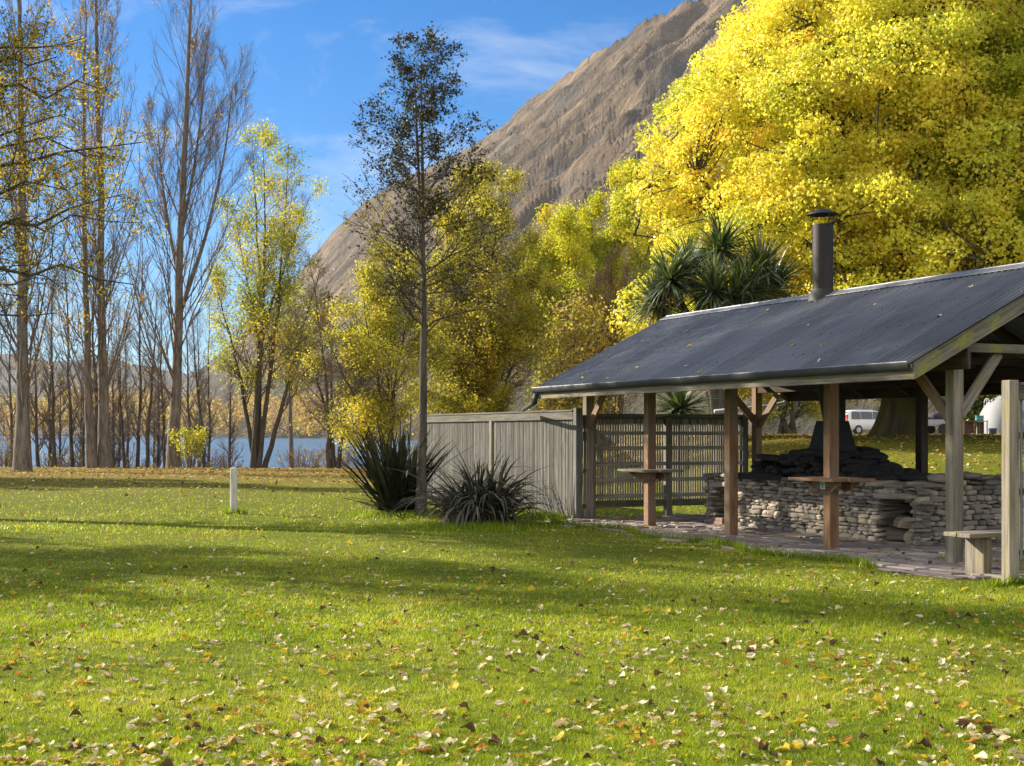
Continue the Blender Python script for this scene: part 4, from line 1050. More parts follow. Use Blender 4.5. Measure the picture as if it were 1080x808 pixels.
# ---------------- the great yellow tree
def great(base, trunk_r, prof, label, mats, nblob, leafn, lsize, fork_z, seed, squash=1.0, name='yellow_tree', axis=None, gl2=None):
    global rng
    rng = np.random.default_rng(seed)
    base = np.asarray(base, float); e = plant(name, base, label, 'tree')
    prof = np.asarray(prof, float)
    zs = rng.choice(np.linspace(prof[0, 0], prof[-1, 0], 400), nblob * 3, p=(lambda a: a / a.sum())(np.interp(np.linspace(prof[0, 0], prof[-1, 0], 400), prof[:, 0], prof[:, 1]) + .6))
    th_ = rng.uniform(0, 2 * np.pi, nblob * 3)
    rr = np.interp(zs, prof[:, 0], prof[:, 1]) * np.sqrt(rng.uniform(.22, 1.0, nblob * 3))
    rr *= 1 + .16 * noise2(th_ * 1.9, zs * .45) + .07 * noise2(th_ * 6, zs * 1.3)
    ne = nblob // 4; th_[:ne] = rng.uniform(-2.5, -.6, ne); zs[:ne] = prof[-1, 0] * rng.uniform(.35, .9, ne); rr[:ne] = np.interp(zs[:ne], prof[:, 0], prof[:, 1]) * rng.uniform(.45, .95, ne)
    br = rng.uniform(.25, .95, nblob * 3)
    rr = np.maximum(rr - br * .45, 0)
    C = np.stack([base[0] + rr * np.cos(th_), base[1] + rr * np.sin(th_) * squash, base[2] + zs], 1)[:nblob * 2]
    br = br[:len(C)]
    # trunk and limbs
    top = base + np.array([0, 0, prof[-1, 0] * .92])
    T = trunk_path(base, top, 14, .012); TR = flare(trunk_r, 14, .05, .55)
    zf = np.linspace(0, 1, 14) * prof[-1, 0] * .92
    TR = np.where(zf < fork_z, TR, TR * np.clip(1 - (zf - fork_z) / 8, .35, 1))
    g = Geo()
    a = np.linspace(0, 2 * np.pi, 26, endpoint=False)
    # fluted, buttressed bole
    kz = np.concatenate([np.linspace(0, 1.2, 7), np.linspace(1.6, fork_z + 2, 8)])
    ctr = np.stack([np.interp(kz, zf, T[:, i]) for i in range(3)], 1); rz_ = np.interp(kz, zf, TR)
    rad = rz_[:, None] * (1 + .07 * np.sin(a * 5 + 1)[None] + .04 * np.sin(a * 9 + kz[:, None])) + trunk_r * np.exp(-kz * 2.6)[:, None] * (.35 + .5 * np.maximum(0, np.sin(a * 3 + .5))[None])
    V = np.stack([ctr[:, 0:1] + rad * np.cos(a), ctr[:, 1:2] + rad * np.sin(a), np.repeat(base[2] + kz[:, None] - .1, 26, 1)], -1)
    b_ = (np.arange(len(kz) - 1) * 26)[:, None]; ii = np.arange(26)[None]; jj = (ii + 1) % 26
    G_ = np.stack([np.repeat(kz[:, None], 26, 1), np.cos(a) * trunk_r + 0 * kz[:, None], np.sin(a) * trunk_r + 0 * kz[:, None]], -1)
    g.add(V.reshape(-1, 3), [np.stack([b_ + ii, b_ + jj, b_ + 26 + jj, b_ + 26 + ii], -1).reshape(-1, 4)], .5, G_.reshape(-1, 3))
    tubes(g, T[None], TR[None], 14)
    put(g, 'trunk', BARK_M, e, True)
    nl = min(150, len(C)); pick = rng.choice(len(C), nl, replace=False)
    LP = []
    for c in C[pick]:
        z0 = rng.uniform(fork_z * .75, max(fork_z + .3, (c[2] - base[2]) * .75)); st = np.array([np.interp(z0, zf, T[:, i]) for i in range(3)])
        LP.append(spline([st, st + (c - st) * np.array([.5, .5, .62]) + rng.normal(0, .3, 3), c], 9))
    LP = np.array(LP); LR = np.linspace(.16, .025, 9)[None].repeat(nl, 0) * rng.uniform(.5, 1.1, (nl, 1)) * trunk_r / .6
    # every other clump hangs on its nearest limb
    g = Geo(); tubes(g, LP, LR, 6)
    allp = LP.reshape(-1, 3); sub = []
    for c in C:
        d = ((allp - c) ** 2).sum(1); st = allp[np.argmin(d)]
        sub.append(spline([st, st + (c - st) * .5 + rng.normal(0, .15, 3), c], 6))
    sub = np.array(sub); SR = np.linspace(.04, .012, 6)[None].repeat(len(sub), 0)
    tubes(g, sub, SR, 4)
    s2, r2 = grow(sub, SR, 5, .3, 1, (.5, 1.2), lambda s, L: .5 + .0 * L, 4, .2, .15, .6, .006); tubes(g, s2, r2, 3)
    put(g, 'branches', BARK_D, e)
    # leaf shells of each clump, thicker outwards and upwards
    ax = np.stack([np.full(len(C), base[0]), np.full(len(C), base[1]), np.clip(C[:, 2], base[2] + prof[-1, 0] * .25, base[2] + prof[-1, 0] * .6)], 1)
    out = norm(C - ax)
    n = leafn
    q = rng.choice(len(C), n, p=br ** 2 / (br ** 2).sum())
    dd = norm(rng.normal(size=(n, 3)) + out[q] * .9 + np.array([0, 0, .25]))
    fac = rng.uniform(.35, 1.08, n) ** .5
    lump = 1 + .28 * noise2(dd[:, 0] * 2.2 + q * 3.1, dd[:, 2] * 2.2 + dd[:, 1] * 1.7 + q)
    pos = C[q] + dd * (br[q] * fac * lump)[:, None] * np.array([1.15, 1.15, .8])
    bt = np.random.default_rng(seed + 1).normal(0, .16, len(C))
    ti = np.clip(.46 + bt[q] + .22 * noise2(pos[:, 0] * .35, pos[:, 2] * .35) + rng.normal(0, .17, n), 0, 1)
    gl = Geo(); cards(gl, pos, lsize, dd * .8 + np.array([0, 0, .35]), .9, .85, ti, .18, .5)
    put(gl, 'crown', mats, e)
    return e
YB = 45; b = gp(945, YB, -.1)
great(b, .52, [(1.8, 6.6), (3.5, 8.2), (6, 8.5), (9, 8.4), (11.5, 7.3), (13.5, 5.6), (15.5, 3.8), (17.4, 1.8)],
      'huge butter yellow tree with a mossy trunk towering behind the shelter', L_BIG, 1500, 560000, .115, 3.4, 21)
b = gp(1150, 41, -.1)
great(b, .4, [(2.0, 3.5), (4, 5.2), (7, 5.8), (10, 5.6), (13, 4.4), (15.5, 1.5)],
      'greener yellow tree with open twiggy gaps at the right edge', L_BIG2, 520, 125000, .112, 3.0, 33)
rng = np.random.default_rng(77)

# ---------------- cabbage trees behind the roof
L_CAB = mat_leaf('strappy_green_leaves', [(0, (.035, .06, .015)), (.5, (.07, .115, .028)), (.85, (.13, .17, .05)), (1, (.30, .27, .14))], .3, .05)
DEADL = mat_leaf('dead_straw_leaves', [(0, (.12, .09, .055)), (1, (.30, .24, .15))], .2)
def blades(g, c, n, L, w_, lo, hi, bend, k=5, tint=None, up=0.35):
    """arching sword leaves radiating from c; lo/hi = elevation range"""
    az = rng.uniform(0, 2 * np.pi, n); el = np.arcsin(rng.uniform(math.sin(lo), math.sin(hi), n)); Ln = L * rng.uniform(.65, 1.1, n)
    side = norm(np.stack([-np.sin(az), np.cos(az), np.zeros(n)], 1) + rng.normal(0, .18, (n, 3)))
    p = np.asarray(c, float) + rng.normal(0, .03, (n, 3)); pts = []; bd = bend * rng.uniform(.35, 1.35, n); sway = rng.normal(0, .25, n)
    for j in range(k):
        x = j / (k - 1); e_ = np.maximum(el - bd * x ** 1.35, -1.45); a_ = az + sway * x
        d = np.stack([np.cos(a_) * np.cos(e_), np.sin(a_) * np.cos(e_), np.sin(e_)], 1)
        ww = w_ * (1 - x ** 2.6) * (.7 + .8 * x * (1 - x)); ww = ww if j < k - 1 else .002
        nrm_ = norm(np.cross(side, d))
        pts.append(np.stack([p - side * ww * .5 + nrm_ * ww * .12, p + side * ww * .5 + nrm_ * ww * .12], 1))
        p = p + d * (Ln / (k - 1))[:, None]
        p[:, 2] = np.maximum(p[:, 2], min(np.asarray(c)[2], 4.0) + .02 if np.asarray(c)[2] < .6 else -99)
    V = np.stack(pts, 1)   # n,k,2,3
    i = (np.arange(n) * k * 2)[:, None] + (np.arange(k - 1) * 2)[None]
    q = np.stack([i, i + 1, i + 3, i + 2], -1).reshape(-1, 4)
    tt = rng.random(n) if tint is None else np.clip(rng.normal(tint, .15, n), 0, 1)
    g.add(V.reshape(-1, 3), [q], np.repeat(tt, k * 2))
def cabbage(base, heads, label, r=.13, L=1.05, group=None):
    e = plant('cabbage_tree', base, label, 'tree', group); g = Geo()
    for hd in heads:
        hd = np.asarray(hd, float); b = np.asarray(base, float)
        P = spline([b, b + (hd - b) * np.array([.2, .2, .6]), hd], 9)[None]; tubes(g, P, np.linspace(r, r * .6, 9)[None], 9)
    put(g, 'trunk', BARK_D, e, True)
    for hd in heads:
        g = Geo(); blades(g, hd, 260, L * 1.1, .07, -.5, 1.5, .7); put(g, 'leaf_head', L_CAB, e)
    g = Geo()
    for hd in heads: blades(g, np.asarray(hd) - np.array([0, 0, .1]), 55, L * .8, .045, -1.2, -.3, .5)
    put(g, 'dead_skirt', DEADL, e)
YC = 35; b = gp(762, YC)
cabbage(b, [(wx(705, YC), YC - .5, wz(300, YC)), (wx(762, YC), YC + .3, wz(262, YC)), (wx(802, YC), YC, wz(287, YC)), (wx(748, YC), YC - .8, wz(312, YC)), (wx(783, YC), YC - .4, wz(308, YC)), (wx(730, YC), YC + .8, wz(280, YC)), (wx(694, YC), YC + .2, wz(318, YC)), (wx(818, YC), YC + .5, wz(304, YC)), (wx(768, YC), YC - .9, wz(322, YC))],
        'branching cabbage tree with many spiky heads poking above the roof ridge', .15, 1.18)
b = gp(717, 31)
cabbage(b, [(wx(717, 31), 31, wz(432, 31))], 'short spiky cabbage palm peeping over the end fence', .10, 1.0)

# ---------------- flax clumps
L_FLX = mat_leaf('dark_bronze_flax', [(0, (.016, .018, .011)), (.6, (.034, .036, .02)), (.9, (.07, .06, .035)), (1, (.13, .105, .065))], .2, .004)
L_FLX2 = mat_leaf('grey_bronze_flax', [(0, (.03, .032, .024)), (.5, (.08, .08, .06)), (.85, (.17, .16, .12)), (1, (.30, .26, .18))], .2, .006)
b = gp(417, 27.0, 0)
e = plant('flax_plant', b, 'upright dark flax clump with stiff sword leaves left of the alder trunk', 'flax')
g = Geo()
for k in range(13):
    a = rng.uniform(0, 6.28); q = .32 * math.sqrt(rng.random()); blades(g, b + np.array([q * math.cos(a), q * math.sin(a), 0]), 15, 2.0, .095, .85, 1.5, .4, 7, .4)
blades(g, b, 55, 1.5, .085, .35, .9, .5, 7, .5)
put(g, 'leaf_fan', L_FLX, e)
g = Geo()
for k in range(5): blades(g, b + rng.normal(0, .25, 3) * np.array([1, 1, 0]), 14, .9, .06, -.05, .35, .45, 6)
put(g, 'dead_leaves', DEADL, e)
g = Geo(); st = b + np.array([.02, .1, 0]); q = np.array([spline([st + np.array([x, 0, 0]), st + np.array([x * 1.2, 0, 1.2]), st + np.array([x * 1.4, 0, 1.8 + x])], 6) for x in (-.1, .05, .2)])
tubes(g, q, np.full((3, 6), .014), 6); put(g, 'seed_stalk', BARK_D, e)
b = gp(505, 24.2, 0)
e = plant('flax_plant', b, 'drooping silvery bronze flax clump in front of the slat fence', 'flax')
g = Geo()
for k in range(26):
    a = rng.uniform(0, 6.28); q = .42 * math.sqrt(rng.random()); blades(g, b + np.array([q * math.cos(a), q * math.sin(a), 0]), 16, 1.65, .078, .65, 1.5, 2.1, 9, .5)
put(g, 'leaf_fan', L_FLX2, e)
g = Geo()
for k in range(8): blades(g, b + rng.normal(0, .3, 3) * np.array([1, 1, 0]), 16, 1.2, .05, .3, 1.1, 1.9, 8)
put(g, 'dead_leaves', DEADL, e)
g = Geo(); blades(g, b, 30, 1.4, .05, 1.1, 1.5, .5, 6, .3); put(g, 'young_leaves', L_FLX, e)

# ---------------- shoreline shrubs
def shrub(px_, Y_, h, n, label, twig, leafm, frac, wid=1.0, group='bare shrubs along the shore'):
    b = gp(px_, Y_, -.15); e = plant('shore_shrub', b, label, 'shrub', group)
    az = rng.uniform(0, 6.28, n); ln = rng.uniform(.25, .75, n) * wid
    P = np.empty((n, 6, 3))
    for j in range(6):
        x = j / 5; P[:, j] = b + np.stack([np.cos(az) * ln * h * x * .6 + np.cos(az) * .15, np.sin(az) * ln * h * x * .6, h * x * (1 - .25 * ln * x)], 1) + rng.normal(0, .03 * h * x, (n, 3))
    Rr = np.linspace(.022, .006, 6)[None].repeat(n, 0)
    A, B = grow(P, Rr, 7, .2, 1, (.3, .8), lambda s, L: .35 * L * (1.1 - s) + .15, 5, .25, .1, .6, .005)
    A2_, B2_ = grow(A, B, 5, .1, 1, (.3, .8), lambda s, L: .4 * L + .1, 4, .2, .1, .7, .004)
    g = Geo(); tubes(g, P, Rr, 5); tubes(g, A, B, 3); tubes(g, A2_, B2_, 3); put(g, 'stems', twig, e)
    gl = Geo(); pk = A2_[rng.random(len(A2_)) < frac]; cards(gl, along(pk, 3, .1, 1, .06), .10); put(gl, 'leaves', leafm, e)
shrub(318, 78, 3.2, 34, 'leafless reddish shrub on the shore under the half-bare tree', TWIG_R, L_ORG, .10)
shrub(352, 80, 3.4, 30, 'reddish twiggy shrub with a few amber leaves before the open water', TWIG_R, L_ORG, .22)
shrub(300, 84, 2.6, 26, 'low bare shrub with pinkish twigs beside the tree stems', TWIG_R, L_ORG, .05)
shrub(372, 84, 2.9, 26, 'reddish shrub nearest the upright flax', TWIG_R, L_ORG, .08)
shrub(232, 79, 2.8, 22, 'tangled dark shrub with crooked stems between the poplar and the tree clump', TWIG, L_OLV, .10, 1.4)
shrub(70, 80, 2.6, 24, 'thin brown shrub between the first poplar and the pair', TWIG, L_ORG, .08)
shrub(4, 74, 2.8, 26, 'thin brown shrub left of the first poplar', TWIG, L_ORG, .12)
shrub(142, 82, 2.8, 26, 'thin brown shrub right of the poplar pair', TWIG, L_ORG, .10)
b = gp(197, 66, -.05); shrub(199, 66, 2.1, 16, 'leafy light green sapling at the foot of the forked poplar', TWIG, L_POP, 1.0, .8, None)

for k in range(12):
    shrub((10, 36, 62, 84, 118, 133, 158, 172, 208, 222, 248, 340)[k], 78 + (k * 5) % 9, 2.2 + .25 * (k % 5), 20, 'low bare brush thicket on the lake bank', TWIG if k % 3 else TWIG_R, L_ORG, .06, 1.1, 'brush thickets on the lake bank')
# ---------------- woods on the far shore: one mass
g = Geo(); gk = Geo()
n = 1500
fx = rng.uniform(-330, 60, n); fy = rng.uniform(0, 1, n)
Yf = 735 + fy * 260 + np.maximum(0, (fx + 120) * -.15)
pxf = CX + fx / Yf * FPX
hh = rng.uniform(5, 13, n) * np.interp(pxf, [-100, 60, 130, 210, 300, 400], [1.3, 1.6, 1.6, 1.3, .9, .7])
zb = -1.3 + fy * np.interp(pxf, [-100, 60, 240, 330, 420], [22, 24, 20, 24, 26])
per = 46
cc = np.repeat(np.stack([fx, Yf, zb + hh * .55], 1), per, 0)
dv = rng.normal(size=(n * per, 3)); dv = norm(dv) * rng.uniform(.5, 1, (n * per, 1)) * np.stack([np.repeat(hh * .30, per), np.repeat(hh * .3, per), np.repeat(hh * .5, per)], 1)
ti = np.clip(np.repeat(rng.random(n), per) + rng.normal(0, .12, n * per), 0, 1)
cards(g, cc + dv, 1.5, None, 1, .9, ti)
g.build('far_shore_woods', mat_leaf('distant_autumn_leaves', [(0, (.20, .13, .08)), (.35, (.32, .22, .11)), (.6, (.48, .31, .09)), (.8, (.55, .40, .09)), (1, (.30, .28, .09))], .5), None, label='golden brown woods lining the far lake shore', cat='woods', kind='stuff')
# ------------------------------------------------------------------ cars and camp gear behind the shelter
CARW = mat_plain('white_car_paint', (.72, .74, .76), .25, 0, .03, 0, 3, .6); GLASS = mat_plain('dark_car_glass', (.02, .025, .03), .08, 0, .1, 0, 3, .8)
RUB = mat_plain('tyre_rubber', (.015, .015, .015), .8, 0, .1); ALLOY = mat_plain('alloy_wheel', (.4, .4, .42), .3, .8, .05); REDL = mat_plain('red_lamp_lens', (.4, .02, .02), .2, 0, .05)
def gpt(px_, Y_): return gp(px_, Y_, 0)
b = gpt(914, 98)
e = empty('parked_car', tuple(b), 'white estate car parked beyond the great tree trunk', 'car', None, R(24))
# lofted body: stations along x (front = +x), ring described by half widths at heights
st = [(-2.35, .45, 1.02, .80, .0), (-2.28, .35, 1.10, .86, 1.45), (-2.05, .30, 1.10, .88, 1.66), (-1.2, .28, 1.08, .90, 1.74), (0.0, .28, 1.04, .90, 1.74), (.55, .28, 1.03, .90, 1.64), (1.30, .28, 1.02, .89, 1.08), (1.9, .30, .96, .87, 1.0), (2.30, .36, .84, .80, .88), (2.42, .45, .72, .70, .74)]
V = []; m = 10
for x, zb_, zs_, hw, zr_ in st:
    zr_ = max(zr_, zs_ + .015); tw = hw * (.80 if zr_ > zs_ + .2 else .97)
    half = [(hw * .86, zb_), (hw, zb_ + .12), (hw * 1.01, (zb_ + zs_) / 2 + .05), (hw * .985, zs_), (tw, zr_ - .05)]
    half2 = half + [(tw * .8, zr_)]
    ring = [(x, -y, z) for y, z in half2] + [(x, y, z) for y, z in half2[::-1]]
    V += ring
m = 12; V = np.array(V); k = len(st); g = Geo()
i = (np.arange(k - 1) * m)[:, None]; ii = np.arange(m)[None]; jj = (ii + 1) % m
g.add(V, [np.stack([i + ii, i + jj, i + m + jj, i + m + ii], -1).reshape(-1, 4), np.arange(m)[None], (np.arange(m) + (k - 1) * m)[None, ::-1]])
g.build('body', CARW, e, True)
for s in (-1, 1):
    for (x0, x1, a0, a1) in ((-2.02, -1.22, .12, 0), (-1.16, -.16, 0, 0), (-.10, 1.12, 0, .62)):
        g = Geo(); V = [(x0, s * .905, 1.09), (x1, s * .905, 1.08), (x1 - a1, s * .765, 1.60), (x0 + a0, s * .765, 1.62)]; V2 = [(x, y + s * .012, z) for x, y, z in V]
        g.add(V + V2, [[(4, 5, 6, 7) if s < 0 else (7, 6, 5, 4), (0, 1, 5, 4), (1, 2, 6, 5), (2, 3, 7, 6), (3, 0, 4, 7)]]); g.build('window', GLASS, e)
    for x in (-1.42, 1.45):
        g = Geo(); tubes(g, [[(x, s * .70, .33), (x, s * .93, .33)]], [[.33, .33]], 20, cap=True); wl = g.build('wheel', RUB, e)
        g = Geo(); tubes(g, [[(x, s * .90, .33), (x, s * .94, .33)]], [[.21, .19]], 14, cap=True); g.build('rim', ALLOY, wl)
    g = Geo(); box(g, (-2.30, s * .74, 1.18), (.05, .09, .22), None, .02); g.build('tail_light', REDL, e)
g = Geo(); V = [(-2.325, -.68, 1.16), (-2.325, .68, 1.16), (-2.16, .60, 1.60), (-2.16, -.60, 1.60)]; V2 = [(x - .02, y, z + .004) for x, y, z in V]
g.add(V + V2, [[(4, 7, 6, 5), (0, 1, 5, 4), (1, 2, 6, 5), (2, 3, 7, 6), (3, 0, 4, 7)]]); g.build('window', GLASS, e)
g = Geo(); box(g, (-2.36, 0, .52), (.07, .84, .13), None, .04); g.build('bumper', CARW, e)

# utility trailer with a dark load
YT = 80; b = gpt(988, YT); e = empty('utility_trailer', tuple(b), 'low grey trailer carrying a dark bundle left of the front post', 'trailer', None, .2)
GALV = mat_plain('galvanised_grey', (.30, .31, .33), .5, .3, .15); CANV = mat_plain('dark_canvas', (.03, .03, .04), .9, 0, .3)
g = Geo(); box(g, (0, 0, .55), (1.25, .7, .04)); 
for s in (-1, 1): box(g, (0, s * .7, .72), (1.25, .02, .16)); box(g, (s * 1.25, 0, .72), (.02, .68, .16))
bar(g, (1.25, 0, .5), (2.2, 0, .45), .08, .08); g.build('tray', GALV, e)
for s in (-1, 1):
    g = Geo(); tubes(g, [[(0, s * .74, .32), (0, s * .92, .32)]], [[.32, .32]], 18, cap=True); g.build('wheel', RUB, e)
g = Geo(); stone(g, (.1, 0, .98), (.55, .5, .3), None, .15); stone(g, (-.6, .1, .85), (.35, .4, .18), None, .15); g.build('load', CANV, e, True)

# dome tent, table, tubs, bicycle
YT = 76; b = gpt(1062, YT); e = empty('dome_tent', tuple(b), 'pale grey dome tent beside the brown folding table', 'tent', None, .1)
TENT = mat_plain('pale_tent_fabric', (.24, .25, .26), .7, 0, .08, .3, 1.5); BLUE = mat_plain('blue_tent_fabric', (.05, .09, .22), .7, 0, .15)
g = Geo(); a = np.linspace(0, np.pi, 17); rr_ = np.linspace(0, 1, 9); V = []
for x in np.linspace(-1, 1, 13):
    f = (1 - abs(x) ** 2.6) ** .5 if abs(x) < 1 else .02
    V.append(np.stack([1.5 * np.cos(a) * (.35 + .65 * f), np.full(17, x * 1.5), 2.25 * np.sin(a) ** .85 * f + .02], 1))
V = np.concatenate(V); i = (np.arange(12) * 17)[:, None] + np.arange(16)[None]; g.add(V, [np.stack([i, i + 17, i + 18, i + 1], -1).reshape(-1, 4)]); g.build('canopy', TENT, e, True)
g = Geo(); V = np.array([(-.5, -1.52, .03), (.5, -1.52, .03), (.42, -1.33, 1.25), (0, -1.18, 1.55), (-.42, -1.33, 1.25)]); g.add(np.concatenate([V, V + [0, .03, 0]]), [np.arange(5)[None], [(0, 5, 6, 1), (1, 6, 7, 2), (2, 7, 8, 3), (3, 8, 9, 4), (4, 9, 5, 0)]]); g.build('door_flap', BLUE, e)
b = gpt(1027, 74); e = empty('folding_table', tuple(b), 'brown folding camp table with slatted sides left of the tent', 'table', None, .05)
BRN = mat_wood('orange_brown_board', (.22, .095, .04), (.10, .04, .018))
g = Geo(); box(g, (0, 0, .74), (.68, .32, .02)); g.build('tabletop', BRN, e)
for x in (-.62, -.05, .2, .62):
    g = Geo(); bar(g, (x, -.28, 0), (x, -.28, .73), .05, .04, (0, 1, 0)); bar(g, (x, .28, 0), (x, .28, .73), .05, .04, (0, 1, 0)); g.build('leg', BRN, e)
g = Geo(); box(g, (-.33, -.1, .38), (.27, .02, .33)); box(g, (.41, .1, .38), (.19, .02, .33)); g.build('wind_panel', mat_plain('dark_brown_panel', (.055, .025, .015), .7, 0, .2), e)
b = gpt(1047, 72); o = Geo(); lathe(o, [(0, 0), (.17, 0), (.22, .36), (.235, .38), (.225, .38), (.20, .34), (.17, .30), (0, .30)], (0, 0, 0), 20); ob = o.build('storage_tub', BLUE, None, True, label='dark blue tub on the grass between the table and the tent', cat='tub'); ob.location = tuple(b)
b = np.array(gpt(1033, 74)) + np.array([0, 0, .762]); o = Geo(); box(o, (0, 0, .12), (.2, .13, .12), None, .03); box(o, (0, 0, .26), (.21, .14, .02), None, .01); ob = o.build('cool_box', mat_plain('teal_cool_box', (.06, .22, .24), .5, 0, .1), None, label='small teal cool box on top of the folding table', cat='cool box'); ob.location = tuple(b)
b = gpt(1040, 78); e = empty('camp_mast', tuple(b), 'thin white mast with a round bracket beside the tent', 'mast')
WM = mat_plain('white_enamel', (.7, .7, .7), .4, 0, .05)
g = Geo(); tubes(g, [[(0, 0, 0), (.02, 0, 1.2), (.05, 0, 2.1)]], [[.035, .03, .025]], 8, cap=True); g.build('pole', WM, e)
g = Geo(); a = np.linspace(0, 2 * np.pi, 21); tubes(g, [np.stack([.05 + .16 * np.cos(a), 0 * a, 1.75 + .32 * np.sin(a)], 1)], [np.full(21, .028)], 6); g.build('hoop', WM, e)

# ------------------------------------------------------------------ turf: real blades over the near lawn
def inside_shelter(X, Y, pad=0.0):
    v, u = to_local(X, Y)
    return in_paving(v + .06 - pad, u) & (v < 4.4)
rng = np.random.default_rng(5)
def scatter(n, y0, y1):
    """positions over the lawn, thinning with distance"""
    q = rng.uniform(1 / y1, 1 / y0, n); Y = 1 / q
    X = rng.uniform(-.47, .47, n) * Y + rng.normal(0, .5, n)
    return X, Y
GRASS = mat_leaf('lawn_blades', [(0, (.09, .145, .008)), (.4, (.225, .30, .012)), (.75, (.41, .46, .020)), (.93, (.52, .49, .045)), (1, (.46, .36, .12))], .5, .015, 1.35)
g = Geo()
for (n, y0, y1, hgt, wd) in ((400000, 5.6, 11.5, .029, .0036), (200000, 10.5, 24, .034, .0075), (42000, 22, 48, .045, .018)):
    X, Y = scatter(n, y0, y1); ok = ~inside_shelter(X, Y) & (Y < shore(X) - 12); X, Y = X[ok], Y[ok]; m = len(X)
    Z = ground_z(X, Y) - .004
    pat = fbm(X * .8, Y * .8, 3); clump = fbm(X * 6, Y * 6, 2)
    hh = hgt * rng.uniform(.45, 1.25, m) * (1 + .7 * clump); az = rng.uniform(0, 2 * np.pi, m); ww = wd * rng.uniform(.7, 1.3, m)
    lean = rng.normal(0, .55, (m, 2)) * hh[:, None]
    b0 = np.stack([X - np.cos(az) * ww / 2, Y - np.sin(az) * ww / 2, Z], 1); b1 = np.stack([X + np.cos(az) * ww / 2, Y + np.sin(az) * ww / 2, Z], 1)
    tp = np.stack([X + lean[:, 0], Y + lean[:, 1], Z + hh], 1)
    ti = np.clip(.44 + .62 * pat + .28 * clump + rng.normal(0, .2, m), 0, 1)
    V = np.stack([b0, b1, tp], 1).reshape(-1, 3); g.add(V, [np.arange(m * 3).reshape(m, 3)], np.repeat(ti, 3))
# taller fringe along the foot of the fence, the flax and the posts
fr = []
for (v0, u0, v1, u1, n, sp) in ((-.45, 9.6, -.45, 17.2, 5200, .16), (-1.26, 0, -1.0, 9.2, 2600, .04), (-1.4, -2.1, 2.5, -2.1, 1800, .12)):
    t_ = rng.random(n); v = v0 + (v1 - v0) * t_ + rng.normal(0, sp, n) + (.16 * np.sin((u0 + (u1 - u0) * t_) * 2.1) if n == 2600 else 0); u = u0 + (u1 - u0) * t_
    fr.append(np.stack([P1[0] + v * D2[0] + u * D1[0], P1[1] + v * D2[1] + u * D1[1]], 1))
for (px_, Y_, r_, n) in ((417, 27, .75, 2200), (505, 23.2, .9, 2600), (443, 26.4, .35, 900), (246, 27.3, .22, 500)):
    fr.append(np.array([wx(px_, Y_), Y_]) + rng.normal(0, r_ * .6, (n, 2)))
fr = np.concatenate(fr); X, Y = fr[:, 0], fr[:, 1]; m = len(X); Z = ground_z(X, Y) - .004
hh = .11 * rng.uniform(.4, 1.4, m); az = rng.uniform(0, 6.28, m); ww = .008 * rng.uniform(.7, 1.3, m); lean = rng.normal(0, .4, (m, 2)) * hh[:, None]
V = np.stack([np.stack([X - np.cos(az) * ww, Y - np.sin(az) * ww, Z], 1), np.stack([X + np.cos(az) * ww, Y + np.sin(az) * ww, Z], 1), np.stack([X + lean[:, 0], Y + lean[:, 1], Z + hh], 1)], 1).reshape(-1, 3)
g.add(V, [np.arange(m * 3).reshape(m, 3)], np.repeat(np.clip(rng.normal(.3, .15, m), 0, 1), 3))
g.build('grass', GRASS, None, label='short bright green mown grass covering the lawn', cat='grass', kind='stuff')

# ------------------------------------------------------------------ fallen leaves
def leaf_tpl(kind):
    """curled leaf, about 1 long, lying near z = 0"""
    k, w_ = 9, 5
    x = np.linspace(-.5, .5, k); half = {0: .36, 1: .42, 2: .34, 3: .30}[kind] * np.sin(np.clip((x + .5), .02, .98) * np.pi) ** .75 * (1 - .25 * x)
    Vv = []
    cu, cr = rng.uniform(-.9, 1.1), rng.uniform(.1, .9)
    if kind == 3: cr = rng.uniform(1.2, 2.4)
    for i in range(k):
        for j in range(w_):
            f = (j / (w_ - 1) * 2 - 1); y = f * half[i]
            if kind == 1: y *= 1 + .22 * math.cos(x[i] * 19)
            z = cu * .35 * (x[i] ** 2) * 2 + cr * y * y * 1.2 / max(half.max(), .1) * .6 + .05 * math.sin(7 * x[i] + f * 3) + .03 * rng.normal()
            Vv.append((x[i], y * (1 - .12 * cr), z))
    V = np.array(Vv); V[:, 2] -= np.percentile(V[:, 2], 25)
    i = (np.arange(k - 1) * w_)[:, None] + np.arange(w_ - 1)[None]
    return V, np.stack([i, i + w_, i + w_ + 1, i + 1], -1).reshape(-1, 4)
LEAFM = [mat_leaf('dry_pale_leaf', [(0, (.46, .35, .19)), (.5, (.62, .51, .32)), (1, (.76, .66, .44))], .25, .012, 1.05), mat_leaf('fresh_yellow_leaf', [(0, (.45, .33, .03)), (.6, (.60, .44, .04)), (1, (.50, .42, .08))], .35, .015),
         mat_leaf('orange_brown_leaf', [(0, (.24, .10, .025)), (.6, (.42, .20, .04)), (1, (.50, .26, .05))], .3, .015), mat_leaf('dark_brown_leaf', [(0, (.06, .038, .025)), (1, (.15, .085, .045))], .15, .015)]
NAMES = [('pale dry leaf', 'pale cream dry leaf lying on the mown grass', 'pale dry leaves on the lawn'), ('yellow leaf', 'bright yellow fallen leaf lying on the mown grass', 'yellow fallen leaves on the lawn'),
         ('orange leaf', 'orange brown fallen leaf lying on the mown grass', 'orange brown fallen leaves on the lawn'), ('brown leaf', 'dark brown tightly curled leaf lying on the mown grass', 'dark curled leaves on the lawn')]
TPL = [[leaf_tpl(k) for _ in range(5)] for k in range(4)]
n = 13500
q = rng.uniform(1 / 62 ** .6, 1 / 5.8 ** .6, n); Y = q ** (-1 / .6); X = rng.uniform(-.48, .48, n) * Y
dens = .62 + 1.1 * fbm(X * .45, Y * .45, 4)
